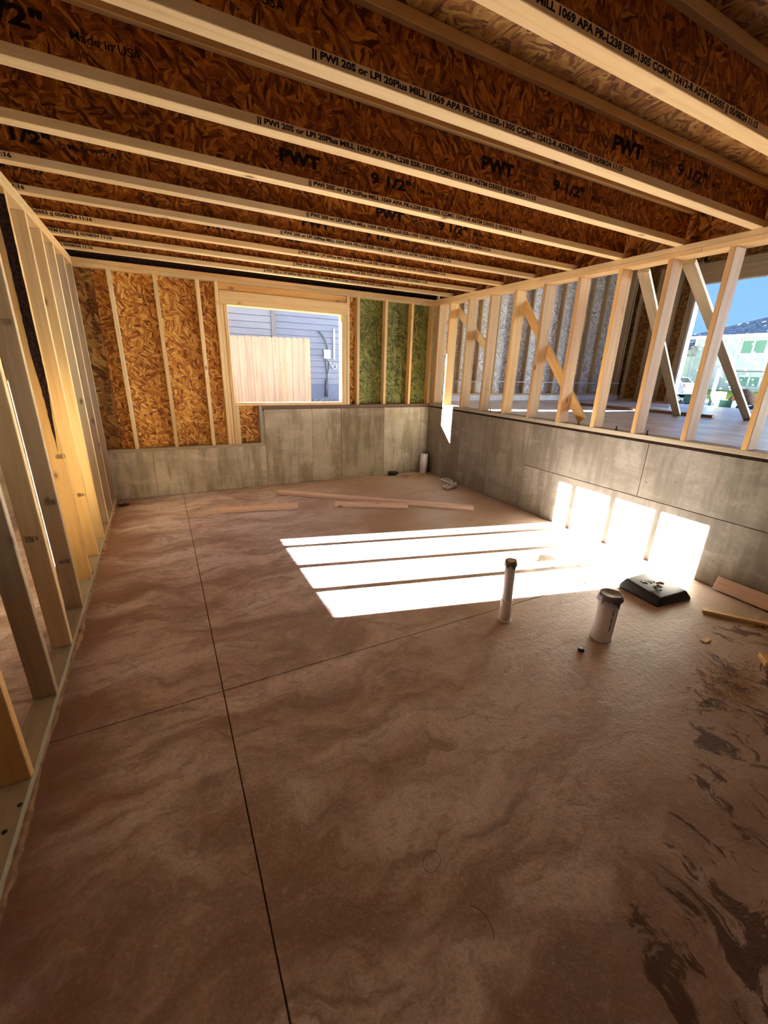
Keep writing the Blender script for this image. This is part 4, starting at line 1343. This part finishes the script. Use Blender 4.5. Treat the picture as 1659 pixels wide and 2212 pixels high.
for q in range(40):
    cy = rnd.uniform(-1.2, .02) if q < 26 else rnd.uniform(.98, 1.12)
    cxx = SX - 1.0 + rnd.uniform(-.3, .6)
    s_ = rnd.uniform(.03, .09)
    g_ = bmesh.ops.create_icosphere(bm, subdivisions=1, radius=1)
    for v in g_['verts']:
        v.co *= s_ * rnd.uniform(.8, 1.1)
        v.co.z *= .7
        v.co += Vector((cxx, cy, gz(cxx) + s_ * .5))
me = bpy.data.meshes.new('rubble')
bm.to_mesh(me)
bm.free()
me.materials.append(M['rock'])
root_mesh('rubble', me, None, label='dark rubble and stones just outside the garage door', category='rubble', kind='stuff')
mound = root_mesh('dirt_mound', lathe([(.75, 0), (.62, .35), (.35, .68), (.1, .85)], M['brown'], 14, lambda i, k, r, z: (r * (1 + .15 * math.sin(k * 2.3 + i)), z)), None, T((30, 6.9, gz(30) - .01)),
                  label='brown dirt mound on the far side of the driveway', category='mound')
root_mesh('traffic_cone', lathe([(.22, 0), (.22, .04), (.16, .05), (.05, .68), (.03, .70)], M['orange'], 16), None, T((28.7, 6.75, gz(29.1) - .01)), label='orange traffic cone in front of the dirt mound', category='cone')

# unseen row of poplars added to keep the green house and parked car in shade
def poplar(x, y, h, seed, label):
    rnd = random.Random(seed)
    t = empty('shade_tree', (x, y, 0), label=label, category='tree', group='unseen trees added for shade')
    link('trunk', lathe([(.22, -.1), (.18, 1.0), (.12, 2.4)], M['dark_wood'], 10), None, t, T((x, y, gz(x))))
    # loose crown of separate leaf sprays that lets some light through
    vs_, fs_ = [], []
    while len(vs_) < 4 * 3600:
        z = rnd.uniform(1.3, h)
        f = (z - 1.3) / (h - 1.3)
        R = 2.1 * min(1, f * 5 + .3) * math.sqrt(max(0, 1 - f ** 2.2))
        a, rr = rnd.uniform(0, 2 * math.pi), R * math.sqrt(rnd.random())
        c = Vector((rr * math.cos(a), rr * math.sin(a), z))
        u = Vector((rnd.gauss(0, 1), rnd.gauss(0, 1), rnd.gauss(0, 1))).normalized()
        w_ = u.cross(Vector((rnd.gauss(0, 1), rnd.gauss(0, 1), rnd.gauss(0, 1)))).normalized()
        k_ = .21
        b0 = len(vs_)
        vs_ += [c - u * k_, c + w_ * k_ * .8, c + u * k_, c - w_ * k_ * .8]
        fs_.append((b0, b0 + 1, b0 + 2, b0 + 3))
    me = bpy.data.meshes.new('crown')
    me.from_pydata([tuple(v) for v in vs_], [], fs_)
    me.materials.append(M['tree_leaf'])
    link('crown', me, None, t, T((x, y, gz(x))))['kind'] = 'stuff'
for q, (tx_, ty_, th_, lab) in enumerate(((17.0, 17.3, 13.4, 'nearest'), (17.0, 21.7, 13.8, 'second'), (17.0, 26.1, 13.4, 'third'), (22.0, 18.3, 12.4, 'fourth'), (22.0, 22.7, 12.4, 'fifth'))):
    poplar(tx_, ty_, th_, 60 + q, lab + ' tall poplar added unseen to shade the green house, counted from the garage')

def added_row_house(y0, y1, col, label):  # unseen houses added so their sunlit fronts brighten the garage
    h = empty('added_row_house', (43, (y0 + y1) / 2, 0), label=label, category='house', group='unseen houses added to reflect sun into the garage')
    link('house_body', prism([(43, 0), (52, 0), (52, 5.8), (43, 5.8)], 'y', y0, y1, col), None, h, Matrix.Identity(4))
    link('roof', prism([(42.3, 5.8), (47.5, 8.4), (52.7, 5.8)], 'y', y0 - .5, y1 + .5, M['shingle']), None, h, Matrix.Identity(4))
    for k_ in range(3):
        yw = y0 + 1.5 + k_ * (y1 - y0 - 3) / 3
        for z in (1.2, 3.9):
            f = board('window_pane', 42.95, 42.99, yw, yw + 1.4, z, z + 1.2, M['glass_green'], h, bev=0)
added_row_house(-10, 3, M['far_white'], 'unseen pale house added to reflect sun into the garage, first to the right of the green house')
added_row_house(-25, -12, M['far_white'], 'unseen pale house added to reflect sun into the garage, second to the right of the green house')
